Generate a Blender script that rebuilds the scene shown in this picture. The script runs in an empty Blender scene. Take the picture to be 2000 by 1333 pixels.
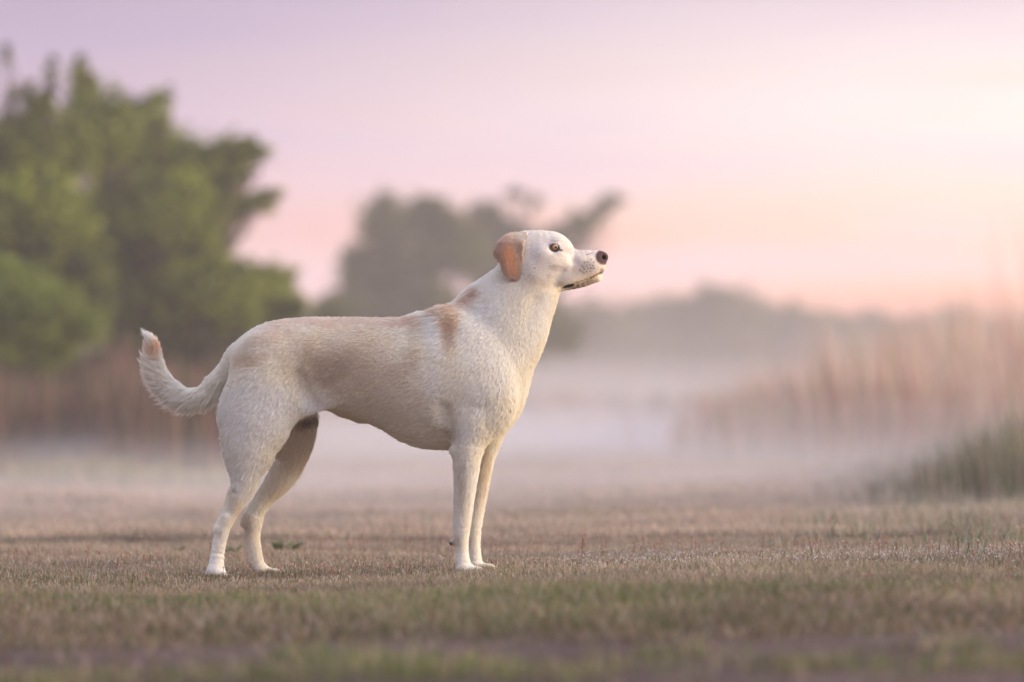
import bpy, math, random
import numpy as np
from mathutils import Vector

S = bpy.context.scene
rng = np.random.default_rng(7)
random.seed(7)

# ------------------------------------------------------------------ camera
CAM_Y, CAM_Z = -8.1, 0.34
FPX = 7500.0                       # 135 mm lens on a 36 mm wide frame, in photo pixels
PITCH = math.atan((800 - 666.5) / FPX)
cd = bpy.data.cameras.new('camera'); cam = bpy.data.objects.new('camera', cd)
S.collection.objects.link(cam); S.camera = cam
cam.location = (0, CAM_Y, CAM_Z); cam.rotation_euler = (math.pi/2 + PITCH, 0, 0)
cd.lens = 135; cd.sensor_width = 36; cd.clip_start = 0.1; cd.clip_end = 3000
cd.dof.use_dof = True; cd.dof.focus_distance = 8.05; cd.dof.aperture_fstop = 2.6
cd.dof.aperture_blades = 0

# ------------------------------------------------------------------ sky
W = bpy.data.worlds.new('World'); S.world = W; W.use_nodes = True
def N(nt, kind, **kw):
    n = nt.nodes.new(kind)
    for k, v in kw.items():
        if k == 'inp':
            for a, b in v.items(): n.inputs[a].default_value = b
        else: setattr(n, k, v)
    return n
def ramp(nt, stops, interp='EASE'):
    r = nt.nodes.new('ShaderNodeValToRGB'); cr = r.color_ramp; cr.interpolation = interp
    while len(cr.elements) < len(stops): cr.elements.new(0.5)
    for e, (p, c) in zip(cr.elements, stops):
        e.position = p; e.color = (c[0], c[1], c[2], 1)
    return r
def s2l(*c):
    return tuple((x/255/12.92 if x/255 <= .04045 else ((x/255+.055)/1.055)**2.4) for x in c)
def mathn(nt, op, a, b=None, clamp=False):
    m = nt.nodes.new('ShaderNodeMath'); m.operation = op; m.use_clamp = clamp
    for i, v in enumerate((a, b)):
        if v is None: continue
        if isinstance(v, (int, float)): m.inputs[i].default_value = v
        else: nt.links.new(v, m.inputs[i])
    return m.outputs[0]
def mixc(nt, f, a, b, mode='MIX'):
    m = nt.nodes.new('ShaderNodeMix'); m.data_type = 'RGBA'; m.blend_type = mode
    for sock, v in ((m.inputs[0], f), (m.inputs[6], a), (m.inputs[7], b)):
        if isinstance(v, (int, float)): sock.default_value = v
        elif isinstance(v, tuple): sock.default_value = (*v[:3], 1)
        else: nt.links.new(v, sock)
    return m.outputs[2]

SUN_AZ = math.radians(92)      # direction of the glow, measured from straight ahead (+Y) towards the right (+X)
SUN_EL = math.radians(9)
nt = W.node_tree; nt.nodes.clear()
tc = N(nt, 'ShaderNodeTexCoord'); sep = N(nt, 'ShaderNodeSeparateXYZ')
nt.links.new(tc.outputs['Generated'], sep.inputs[0])
x, y, z = sep.outputs
el = mathn(nt, 'ARCSINE', z)                                  # radians
eld = mathn(nt, 'MULTIPLY', el, 180/math.pi/90, True)         # 0..1 over 0..90 deg
# the azimuth towards the glow: 0 away from it, 1 under it
az = mathn(nt, 'ARCTAN2', x, y)
daz = mathn(nt, 'ABSOLUTE', mathn(nt, 'SUBTRACT', az, SUN_AZ))
daz = mathn(nt, 'MINIMUM', daz, mathn(nt, 'SUBTRACT', 2*math.pi, daz))
warm = N(nt, 'ShaderNodeMapRange', interpolation_type='SMOOTHSTEP',
         inp={'From Min': math.radians(101), 'From Max': math.radians(83), 'To Min': 0, 'To Max': 1})
nt.links.new(daz, warm.inputs['Value'])
def er(stops):
    r = ramp(nt, [(e/90, s2l(*c)) for e, c in stops], 'LINEAR'); nt.links.new(eldw, r.inputs[0]); return r.outputs[0]
# thin stretched cloud streaks shift the bands up and down a little
mp = N(nt, 'ShaderNodeMapping'); mp.inputs['Scale'].default_value = (3, 3, 30)
nt.links.new(tc.outputs['Generated'], mp.inputs[0])
nz = N(nt, 'ShaderNodeTexNoise', inp={'Scale': 1.3, 'Detail': 3.0, 'Roughness': .5}); nt.links.new(mp.outputs[0], nz.inputs[0])
shift = mathn(nt, 'MULTIPLY', mathn(nt, 'SUBTRACT', nz.outputs[0], .5), .050)
eldw = mathn(nt, 'ADD', eld, shift, True)
cool = er([(0, (226,176,176)), (1.7, (228,182,188)), (3.0, (212,174,192)), (4.6, (180,160,184)), (6.5, (156,142,172)), (12, (160,154,182)), (30, (182,184,206)), (90, (168,182,212))])
hot  = er([(0, (232,140,112)), (1.3, (255,150,104)), (2.1, (255,184,138)), (3.0, (244,212,188)), (4.2, (244,226,222)), (6.5, (206,188,200)), (14, (206,198,214)), (34, (200,200,220)), (90, (168,182,212))])
band = N(nt, 'ShaderNodeMapRange', interpolation_type='SMOOTHSTEP', inp={'From Min': .42, 'From Max': .66, 'To Min': 1.0, 'To Max': .45}); nt.links.new(nz.outputs[0], band.inputs['Value'])
skyc = mixc(nt, mathn(nt, 'MULTIPLY', warm.outputs[0], band.outputs[0]), cool, hot)
# soft broad brightening round the hidden sun
bright = N(nt, 'ShaderNodeMapRange', interpolation_type='SMOOTHSTEP',
           inp={'From Min': math.radians(110), 'From Max': 0, 'To Min': .95, 'To Max': 1.6})
nt.links.new(daz, bright.inputs['Value'])
lift_ = N(nt, 'ShaderNodeMapRange', interpolation_type='SMOOTHSTEP', inp={'From Min': math.radians(5), 'From Max': math.radians(65), 'To Min': 1.0, 'To Max': 1.8})   # overhead sky raised for extra fill on the dog, as under thin overcast
nt.links.new(el, lift_.inputs['Value'])
streak = N(nt, 'ShaderNodeMapRange', inp={'From Min': .3, 'From Max': .7, 'To Min': .88, 'To Max': 1.12}); nt.links.new(nz.outputs[0], streak.inputs['Value'])
total = mathn(nt, 'MULTIPLY', mathn(nt, 'MULTIPLY', bright.outputs[0], lift_.outputs[0]), streak.outputs[0])
vm = N(nt, 'ShaderNodeVectorMath', operation='SCALE'); nt.links.new(skyc, vm.inputs[0]); nt.links.new(total, vm.inputs['Scale'])
bg = N(nt, 'ShaderNodeBackground'); nt.links.new(vm.outputs[0], bg.inputs[0]); bg.inputs[1].default_value = 1.05
out = N(nt, 'ShaderNodeOutputWorld'); nt.links.new(bg.outputs[0], out.inputs[0])
W.cycles.sampling_method = 'MANUAL'; W.cycles.sample_map_resolution = 512

# ------------------------------------------------------------------ sun
sl = bpy.data.lights.new('sun', 'SUN'); sun = bpy.data.objects.new('sun', sl); S.collection.objects.link(sun)
sl.energy = 5.0; sl.angle = math.radians(18); sl.color = (1.0, .76, .50)
sdir = Vector((math.sin(SUN_AZ)*math.cos(SUN_EL), math.cos(SUN_AZ)*math.cos(SUN_EL), math.sin(SUN_EL)))
sun.rotation_euler = sdir.to_track_quat('Z', 'Y').to_euler()

S.view_settings.view_transform = 'Standard'; S.view_settings.look = 'None'
S.view_settings.gamma = 1; S.view_settings.use_curve_mapping = False; S.view_settings.exposure = 0.36
S.render.engine = 'CYCLES'
cy = S.cycles
cy.use_denoising = True; cy.max_bounces = 10; cy.diffuse_bounces = 8; cy.glossy_bounces = 2
cy.transmission_bounces = 3; cy.volume_bounces = 1; cy.transparent_max_bounces = 48
cy.use_adaptive_sampling = True; cy.adaptive_threshold = .015
cy.caustics_reflective = False; cy.caustics_refractive = False
try: cy.denoising_prefilter = 'ACCURATE'
except Exception: pass
S.cycles_curves.shape = 'THICK'

# ------------------------------------------------------------------ helpers
CP, SP = math.cos(PITCH), math.sin(PITCH)
def at(px, py, y=0.0):
    """photo pixel + distance -> a point of the place"""
    dx = (px - 1000)/FPX; dv = (666.5 - py)/FPX
    t = (y - CAM_Y)/(CP - dv*SP)
    return np.array((dx*t, y, CAM_Z + t*(SP + dv*CP)))
def to_px(P):
    r = P - np.array((0, CAM_Y, CAM_Z))
    dep = r[:, 1]*CP + r[:, 2]*SP
    up = -r[:, 1]*SP + r[:, 2]*CP
    return 1000 + FPX*r[:, 0]/dep, 666.5 - FPX*up/dep

def hash3(i, j, k, seed):
    h = (i*374761393 + j*668265263 + k*2147483647 + seed*1274126177) & 0xffffffff
    h = ((h ^ (h >> 13))*1274126177) & 0xffffffff
    h = (h ^ (h >> 16)) & 0xffffffff
    return h/4294967295.0
def vnoise(P, scale, seed=0):
    """smooth value noise in -1..1"""
    P = np.asarray(P, np.float64)*scale
    I = np.floor(P).astype(np.int64); F = P - I; F = F*F*(3 - 2*F)
    r = 0
    for a in (0, 1):
        for b in (0, 1):
            for c in (0, 1):
                w = (F[:, 0] if a else 1-F[:, 0])*(F[:, 1] if b else 1-F[:, 1])*(F[:, 2] if c else 1-F[:, 2])
                r = r + w*hash3(I[:, 0]+a, I[:, 1]+b, I[:, 2]+c, seed)
    return r*2 - 1
def fbm(P, scale, seed=0, oct=3):
    r = 0; a = 1; t = 0
    for o in range(oct):
        r = r + a*vnoise(P, scale*2**o, seed+o*17); t += a; a *= .5
    return r/t

def terrain(X, Y):
    X = np.asarray(X, float); Y = np.asarray(Y, float)
    P = np.stack([X, Y, np.zeros_like(X)], -1).reshape(-1, 3)
    n = (fbm(P, 1.1, 3, 3)*.012 + fbm(P, .22, 9, 2)*.03*np.clip(np.abs(P[:, 1])/6, 0, 1)).reshape(X.shape)
    near = np.exp(-((X+.3)/.8)**2 - (Y/.6)**2)
    z = n*(1 - .85*near) + .026*np.tanh((X + .10)/.6)*.6 - .002
    z = z + .05*np.clip((X - 1.0)/1.5, 0, 1)*np.clip((Y+1)/4, 0, 1)
    return z

def mesh_np(name, V, F, mat, parent=None, col=None, smooth=False, dom='POINT'):
    """V (n,3); F list of (m,k) index arrays"""
    me = bpy.data.meshes.new(name); F = [f for f in F if len(f)]
    me.vertices.add(len(V)); me.vertices.foreach_set('co', np.ascontiguousarray(V, np.float32).ravel())
    nl = sum(f.size for f in F); npol = sum(len(f) for f in F)
    me.loops.add(nl); me.loops.foreach_set('vertex_index', np.concatenate([f.ravel() for f in F]).astype(np.int32))
    st = []; o = 0
    for f in F:
        st.append(o + np.arange(len(f))*f.shape[1]); o += f.size
    me.polygons.add(npol); me.polygons.foreach_set('loop_start', np.concatenate(st).astype(np.int32))
    me.polygons.foreach_set('use_smooth', np.full(npol, smooth))
    me.update(calc_edges=True)
    if col is not None:
        a = me.color_attributes.new('col', 'FLOAT_COLOR', 'POINT')
        c4 = np.ones((len(V), 4), np.float32); c4[:, :3] = col; a.data.foreach_set('color', c4.ravel())
    if mat: me.materials.append(mat)
    ob = bpy.data.objects.new(name, me); S.collection.objects.link(ob)
    if parent: ob.parent = parent
    return ob
def tag(o, label=None, cat=None, group=None, kind=None):
    for k, v in (('label', label), ('category', cat), ('group', group), ('kind', kind)):
        if v: o[k] = v
    return o

def mat_attr(name, rough=.8, trans=.0, spec=.3, noise=None, bump=None, tcol=(1, 1, 1), sheen=0):
    """a surface coloured by the mesh's own 'col' attribute, with fine procedural variation"""
    m = bpy.data.materials.new(name); m.use_nodes = True; nt = m.node_tree
    p = nt.nodes['Principled BSDF']; o = nt.nodes['Material Output']
    a = N(nt, 'ShaderNodeAttribute', attribute_name='col'); c = a.outputs['Color']
    if noise:
        n = N(nt, 'ShaderNodeTexNoise', inp={'Scale': noise[0], 'Detail': 4.0})
        t = N(nt, 'ShaderNodeTexCoord'); nt.links.new(t.outputs['Object'], n.inputs[0])
        r = N(nt, 'ShaderNodeMapRange', inp={'From Min': .3, 'From Max': .7, 'To Min': 1-noise[1], 'To Max': 1+noise[1]}); nt.links.new(n.outputs[0], r.inputs[0])
        v = N(nt, 'ShaderNodeVectorMath', operation='SCALE'); nt.links.new(c, v.inputs[0]); nt.links.new(r.outputs[0], v.inputs['Scale']); c = v.outputs[0]
        if bump:
            b = N(nt, 'ShaderNodeBump', inp={'Strength': bump, 'Distance': .004}); nt.links.new(n.outputs[0], b.inputs['Height']); nt.links.new(b.outputs[0], p.inputs['Normal'])
    nt.links.new(c, p.inputs['Base Color']); p.inputs['Roughness'].default_value = rough
    p.inputs['Specular IOR Level'].default_value = spec
    if sheen: p.inputs['Sheen Weight'].default_value = sheen
    if trans:
        tb = N(nt, 'ShaderNodeBsdfTranslucent'); mx = N(nt, 'ShaderNodeMixShader', inp={0: trans})
        nt.links.new(mixc(nt, 1.0, c, tcol, 'MULTIPLY'), tb.inputs[0])
        nt.links.new(p.outputs[0], mx.inputs[1]); nt.links.new(tb.outputs[0], mx.inputs[2]); nt.links.new(mx.outputs[0], o.inputs[0])
    return m
HAZE_D, MIST_K, FURN = .0036, .85, 720000
# ------------------------------------------------------------------ ground
def ground_sheet():
    xs = np.concatenate([-np.geomspace(600, 3.2, 40), np.linspace(-3.1, 3.1, 150), np.geomspace(3.2, 600, 40)])
    ys = np.concatenate([np.linspace(-12, -5.6, 30), np.linspace(-5.5, 4, 220), np.geomspace(4.1, 1500, 110)])
    X, Y = np.meshgrid(xs, ys, indexing='ij'); Z = terrain(X, Y)
    far = np.clip((np.hypot(X, Y) - 40)/60, 0, 1); Z = Z*(1-far)
    V = np.stack([X, Y, Z], -1).reshape(-1, 3)
    i = np.arange(len(xs)-1)[:, None]*len(ys) + np.arange(len(ys)-1)[None]; i = i.ravel()
    F = np.stack([i, i+len(ys), i+len(ys)+1, i+1], 1)
    m = bpy.data.materials.new('soil'); m.use_nodes = True; nt = m.node_tree; p = nt.nodes['Principled BSDF']
    t = N(nt, 'ShaderNodeTexCoord')
    n1 = N(nt, 'ShaderNodeTexNoise', inp={'Scale': 2.2, 'Detail': 6.0, 'Roughness': .6}); nt.links.new(t.outputs['Object'], n1.inputs[0])
    n2 = N(nt, 'ShaderNodeTexNoise', inp={'Scale': 60.0, 'Detail': 6.0, 'Roughness': .7}); nt.links.new(t.outputs['Object'], n2.inputs[0])
    r1 = ramp(nt, [(.3, (.055, .036, .032)), (.55, (.115, .075, .068)), (.75, (.17, .115, .105))]); nt.links.new(n1.outputs[0], r1.inputs[0])
    r2 = ramp(nt, [(.3, (.6, .6, .6)), (.7, (1.3, 1.25, 1.2))]); nt.links.new(n2.outputs[0], r2.inputs[0])
    c = mixc(nt, 1.0, r1.outputs[0], r2.outputs[0], 'MULTIPLY')
    # farther out the field's dry turf covers the soil
    sp = N(nt, 'ShaderNodeSeparateXYZ'); nt.links.new(t.outputs['Object'], sp.inputs[0])
    fr = N(nt, 'ShaderNodeMapRange', inp={'From Min': -2.6, 'From Max': -1.4}); nt.links.new(sp.outputs[1], fr.inputs[0])
    r3 = ramp(nt, [(.35, (.20, .15, .105)), (.65, (.14, .125, .07))]); nt.links.new(n1.outputs[0], r3.inputs[0])
    c = mixc(nt, fr.outputs[0], c, r3.outputs[0])
    nt.links.new(c, p.inputs['Base Color']); p.inputs['Roughness'].default_value = .95; p.inputs['Specular IOR Level'].default_value = .15
    b = N(nt, 'ShaderNodeBump', inp={'Strength': .8, 'Distance': .01}); nt.links.new(n2.outputs[0], b.inputs['Height']); nt.links.new(b.outputs[0], p.inputs['Normal'])
    g = mesh_np('ground', V, [F], m, smooth=True); tag(g, kind='structure')
ground_sheet()

# ------------------------------------------------------------------ grass
def pick(n, cols, w):
    cols = np.array(cols); return cols[rng.choice(len(cols), n, p=np.array(w)/sum(w))]
def blades(name, X, Y, H, Wd, C, mat, bend=.6, lean=(0, 0), Z=None, seg=2):
    n = len(X); Z = terrain(X, Y) if Z is None else Z
    a = rng.uniform(0, 2*math.pi, n); side = np.stack([np.cos(a), np.sin(a), np.zeros(n)], 1)
    b = rng.uniform(0, 2*math.pi, n); bl = rng.uniform(.1, 1, n)*bend
    bd = np.stack([np.cos(b)*bl + lean[0], np.sin(b)*bl + lean[1], np.zeros(n)], 1)
    root = np.stack([X, Y, Z - .003], 1)
    up = np.array((0, 0, 1.0))
    hh = H[:, None]; ww = Wd[:, None]/2
    rows = []
    for k in range(seg):
        t = k/seg
        c = root + up*hh*(t - .25*t*t*bl[:, None]) + bd*hh*t*t
        wk = ww*(1 - .35*t)
        rows += [c - side*wk, c + side*wk]
    tip = root + up*hh*(1 - .3*bl[:, None]) + bd*hh
    rows.append(tip)
    V = np.stack(rows, 1); k = V.shape[1]; V = V.reshape(-1, 3)
    base = np.arange(n)*k
    Fs = [np.stack([base+2*j, base+2*j+1, base+2*j+3, base+2*j+2], 1) for j in range(seg-1)]
    Fs.append(np.stack([base+k-3, base+k-2, base+k-1], 1))
    sh = np.linspace(.75, 1.12, seg+1)
    cc = np.stack([C*sh[j//2 if j < 2*seg else seg] for j in range(k)], 1).reshape(-1, 3)
    ob = mesh_np(name, V, Fs, mat, col=cc); return ob
M_GRASS = mat_attr('grass_blade', rough=.55, trans=.35, spec=.35)
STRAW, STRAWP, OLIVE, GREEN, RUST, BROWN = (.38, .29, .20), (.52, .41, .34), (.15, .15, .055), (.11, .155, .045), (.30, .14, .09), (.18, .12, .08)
def turf(name, n, y0, y1, hw, h, w, seed, wts, label_kind='stuff'):
    Y = y0 + (y1-y0)*rng.random(n)**(1.0 if y1 < 5 else 1.7); half = hw*(Y - CAM_Y)/8.1; X = rng.uniform(-1, 1, n)*half
    P = np.stack([X, Y, np.zeros(n)], 1)
    d = fbm(P, 1.6, seed, 3); g = fbm(P*[.5, 1.2, 1], 1.2, seed+50, 3)
    bare = np.clip((-2.25 - Y)/.22 + fbm(P*[.45, 1.2, 1], 2.0, 77, 3)*1.7, 0, 1)          # bare soil strip in the foreground
    keep = (rng.random(n) > .25 - d*.9) & (rng.random(n) > bare*.95)
    X, Y, d, g = X[keep], Y[keep], d[keep], g[keep]; n = len(X)
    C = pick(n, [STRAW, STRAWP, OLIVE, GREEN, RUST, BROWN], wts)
    gm = np.clip(g*2.6 + .1, 0, 1)[:, None]
    green = pick(n, [OLIVE, GREEN, STRAW], [5, 2.5, 2])
    olive_band = (np.exp(-((Y+.55)/.5)**2)*np.clip(.55 - .3*X + .9*fbm(np.stack([X, Y, 0*X], 1)*[.6, 1.5, 1], 1.0, 88, 2), 0, 1))[:, None]
    C = np.where(rng.random((n, 1)) < np.clip(gm*.85 + olive_band*.8, 0, .92), green, C)*rng.uniform(.65, 1.25, (n, 1))
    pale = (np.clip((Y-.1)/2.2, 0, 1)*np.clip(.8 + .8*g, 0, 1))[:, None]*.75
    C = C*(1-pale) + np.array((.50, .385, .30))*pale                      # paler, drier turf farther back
    C = C*(1 + .45*fbm(np.stack([X, Y, 0*X], 1)*[.7, 1.3, 1], 3.2, 99, 3))[:, None]
    H = h*rng.uniform(.45, 1.15, n)*(1 + .9*d + .35*gm[:, 0]); Wd = w*rng.uniform(.7, 1.3, n)
    o = blades(name, X, Y, H, Wd, C, M_GRASS, bend=1.0); tag(o, kind='stuff'); return o
wt = [5, 3.2, 2.4, 1.1, 1.0, 1.6]
g = turf('foreground_grass', 150000, -4.3, -1.3, 1.45, .034, .0022, 5, [3.4, 1.6, 2.8, 1.2, .9, 4.0]); tag(g, 'blurred dry turf in the foreground round the bare soil', 'grass')  # extra brown and olive darken this strip, standing in for a lens vignette
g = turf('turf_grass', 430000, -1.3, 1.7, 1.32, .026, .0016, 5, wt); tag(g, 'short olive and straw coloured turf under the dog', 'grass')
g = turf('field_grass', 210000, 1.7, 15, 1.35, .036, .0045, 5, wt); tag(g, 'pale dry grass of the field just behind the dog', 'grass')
g = turf('distant_grass', 120000, 6, 34, 1.4, .048, .012, 5, wt); tag(g, 'dry field grass fading into the mist', 'grass')

# green tufts low in the foreground, out of focus
def tufts(name, spots, n_each, h, w, spread, cols, bend=.5, lean=(0, 0)):
    X = []; Y = []; H = []
    for (sx, sy, k) in spots:
        m = int(n_each*k); X.append(rng.normal(sx, spread*k**.5, m)); Y.append(rng.normal(sy, spread*.8, m)); H.append(h*rng.uniform(.4, 1.1, m)*min(k, 1.4)**.3)
    X = np.concatenate(X); Y = np.concatenate(Y); H = np.concatenate(H); n = len(X)
    C = pick(n, cols[0], cols[1])*rng.uniform(.7, 1.3, (n, 1))
    return blades(name, X, Y, H, w*rng.uniform(.7, 1.3, n), C, M_GRASS, bend=bend, lean=lean, seg=3)
def spot(px, d, k): return ((px-1000)/FPX*d, CAM_Y + d, k)
gc = ([OLIVE, (.13, .17, .06), (.20, .23, .08), STRAW], [3, 3, 2, 2])
fs = [spot(790, 4.95, 1.3), spot(850, 5.1, .9), spot(700, 5.3, .6), spot(1075, 4.9, .6), spot(600, 5.45, .5), spot(440, 5.0, .6), spot(40, 4.9, .9), spot(170, 5.0, .4),
      spot(1330, 5.3, .5), spot(1590, 4.95, .7), spot(1960, 4.9, .7), spot(1640, 6.0, .7), spot(1850, 5.4, .4), spot(1230, 5.05, .3)]
g = tufts('green_tufts', fs, 330, .038, .0026, .07, gc); tag(g, 'soft green grass tufts low in the foreground', 'grass', kind='stuff')

# the dewy tufts on the right, at and behind the plane of focus
rs = []
for _ in range(230):
    d = 8.0 + rng.random()**1.1*4.6; pxx = rng.uniform(1400, 2250)
    pr = np.clip((pxx-1420)/520, 0, 1)
    if rng.random() > pr*.95 + .05: continue
    if d < 9.3 - .9*pr + rng.normal(0, .35): continue
    rs.append(spot(pxx, d, rng.uniform(.15, 1.0)*(.4+.6*pr)))
g = tufts('dewy_grass', rs, 60, .075, .0028, .055, ([(.13, .17, .085), (.18, .21, .12), STRAW, RUST, (.30, .30, .24)], [4, 3, 2.5, .8, 2]), bend=.45, lean=(-.05, 0)); tag(g, 'taller green grass beaded with dew at the right', 'grass', kind='stuff')

def octa(name, P, R, mat, col=None, stretch=1.0):
    o = np.array([(1,0,0),(-1,0,0),(0,1,0),(0,-1,0),(0,0,stretch),(0,0,-stretch)], float)
    f = np.array([(0,2,4),(2,1,4),(1,3,4),(3,0,4),(2,0,5),(1,2,5),(3,1,5),(0,3,5)])
    n = len(P); V = (P[:, None] + o[None]*R[:, None, None]).reshape(-1, 3)
    F = (np.arange(n)[:, None, None]*6 + f[None]).reshape(-1, 3)
    return mesh_np(name, V, [F], mat, col=None if col is None else np.repeat(col, 6, 0), smooth=True)
# small russet seed heads on thin stalks
def seed_heads():
    n = 3600; Y = rng.normal(.1, .8, n); X = rng.uniform(-1.15, 1.25, n); ok = (Y > -1.6) & (Y < 3)
    d = fbm(np.stack([X, Y, 0*X], 1), 3.0, 31, 2); ok &= rng.random(n) < .12 + 1.3*d; X, Y = X[ok], Y[ok]; n = len(X)
    H = rng.uniform(.018, .042, n)*np.where(rng.random(n) < .06, 1.6, 1); Z = terrain(X, Y)
    C = pick(n, [(.28, .11, .08), (.36, .19, .13), (.24, .13, .09), (.46, .34, .26)], [2, 3, 2, 2])
    dx = rng.normal(0, .004, n); dy = rng.normal(0, .004, n)
    P = np.stack([X+dx, Y+dy, Z+H], 1)
    heads = octa('seed_heads', P, rng.uniform(.0011, .0024, n), mat_attr('seed_head', rough=.8), C, 1.7)
    w = .0004; V = np.stack([np.stack([X-w, Y, Z], 1), np.stack([X+w, Y, Z], 1), P + [w, 0, 0], P - [w, 0, 0]], 1).reshape(-1, 3)
    F = np.arange(4*n).reshape(-1, 4)
    st = mesh_np('stalks', V, [F], M_GRASS, col=np.repeat(C*.8, 4, 0), parent=heads)
    st['kind'] = 'stuff'
    tag(heads, 'tiny russet seed heads standing in the turf round the dog', 'seed heads', kind='stuff')
seed_heads()
def dew():
    m = bpy.data.materials.new('dew'); m.use_nodes = True; p = m.node_tree.nodes['Principled BSDF']
    p.inputs['Roughness'].default_value = .05; p.inputs['IOR'].default_value = 1.33; p.inputs['Base Color'].default_value = (.9, .93, .95, 1)
    p.inputs['Specular IOR Level'].default_value = 1.0; p.inputs['Metallic'].default_value = .35
    P = []
    for (sx, sy, k) in rs:
        for _ in range(int(9*k)):
            X = rng.normal(sx, .05); Y = rng.normal(sy, .04); P.append((X, Y, float(terrain(X, Y)) + rng.uniform(.03, .095)))
    n = 2600; X = rng.uniform(-1.2, 1.3, n); Y = rng.normal(0, .35, n); X = np.where(rng.random(n) < .55, rng.uniform(.1, 1.2, n), X)
    P = np.concatenate([np.array(P), np.stack([X, Y, terrain(X, Y) + rng.uniform(.015, .028, n)], 1)])
    o = octa('dew_drops', P, rng.uniform(.0005, .0012, len(P)), m); tag(o, 'bright beads of dew on the grass tips', 'dew', kind='stuff')
dew()

# small leafy weeds behind the hind legs
def weed(px, d, h, n, label):
    e = bpy.data.objects.new('weed', None); S.collection.objects.link(e)
    X0 = (px-1000)/FPX*d; Y0 = CAM_Y + d; z0 = float(terrain(X0, Y0)); e.location = (X0, Y0, z0)
    tag(e, label, 'weed', 'green weeds behind the hind legs')
    for k in range(n):
        a = rng.uniform(0, 2*math.pi); L = h*rng.uniform(.6, 1.1); w = L*.16; out = rng.uniform(.3, .9)
        ts = np.linspace(0, 1, 6); V = []; F = []
        for t in ts:
            r = L*out*t; zz = L*(t - .45*t*t); ww = w*math.sin(math.pi*min(t*.93+.05, 1))**.8
            c = np.array((math.cos(a)*r, math.sin(a)*r, zz)); s = np.array((-math.sin(a), math.cos(a), 0))
            V += [c - s*ww + [0, 0, ww*.35], c, c + s*ww + [0, 0, ww*.35]]
        for j in range(5):
            b = j*3; F += [(b, b+1, b+4, b+3), (b+1, b+2, b+5, b+4)]
        C = np.array((.12, .16, .06))*rng.uniform(.8, 1.3)
        mesh_np('leaf', np.array(V), [np.array(F)], M_GRASS, parent=e, col=np.tile(C, (len(V), 1)), smooth=True)
weed(455, 9.0, .05, 9, 'small green weed just behind the nearer hind paw')
weed(545, 9.25, .055, 11, 'leafy green weed to the right of the farther hind leg')
weed(572, 9.3, .05, 9, 'outermost green weed between hind legs and forelegs')
weed(350, 9.3, .035, 7, 'faint green weed left of the hind legs, below the tail')

pw = []
for (px, y_) in [(900, -.08), (925, -.085), (940, -.08), (925, .045), (950, .05), (405, -.085), (425, -.09), (443, -.085), (500, .04), (530, .045), (548, .05)]:
    p = at(px, 1115, y_); pw.append((p[0], p[1]-.012, .5))
g = tufts('paw_grass', pw, 240, .026, .0015, .019, ([STRAW, OLIVE, BROWN, GREEN], [3, 3, 2, 1]), bend=.8); tag(g, 'turf blades standing up in front of the dog\'s toes', 'grass', kind='stuff')
# ------------------------------------------------------------------ trees
M_BARK = mat_attr('bark', rough=.9, noise=(18, .3), bump=.6)
M_LEAF = mat_attr('foliage', rough=.6, trans=.38, spec=.25, tcol=(1.1, 1.2, .6))
def tube(pts, rad, k=7):
    pts = np.array(pts, float); n = len(pts); V = []
    for i in range(n):
        d = pts[min(i+1, n-1)] - pts[max(i-1, 0)]; d /= np.linalg.norm(d) + 1e-9
        u = np.cross(d, (0.3, 1, .1)); u /= np.linalg.norm(u) + 1e-9; v = np.cross(d, u)
        for j in range(k):
            a = 2*math.pi*j/k; V.append(pts[i] + (u*math.cos(a) + v*math.sin(a))*rad[i])
    F = [(i*k+j, i*k+(j+1) % k, (i+1)*k+(j+1) % k, (i+1)*k+j) for i in range(n-1) for j in range(k)]
    return np.array(V), np.array(F)
def join(parts):
    V = []; F = []; o = 0
    for v, f in parts: V.append(v); F.append(f + o); o += len(v)
    return np.concatenate(V), np.concatenate(F)
def wander(a, b, n, amp):
    a = np.array(a, float); b = np.array(b, float); L = np.linalg.norm(b-a); P = [a + (b-a)*t for t in np.linspace(0, 1, n)]
    for i in range(1, n): P[i] = P[i] + rng.normal(0, amp*L, 3)*(1 if i < n-1 else .3)
    return P
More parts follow.
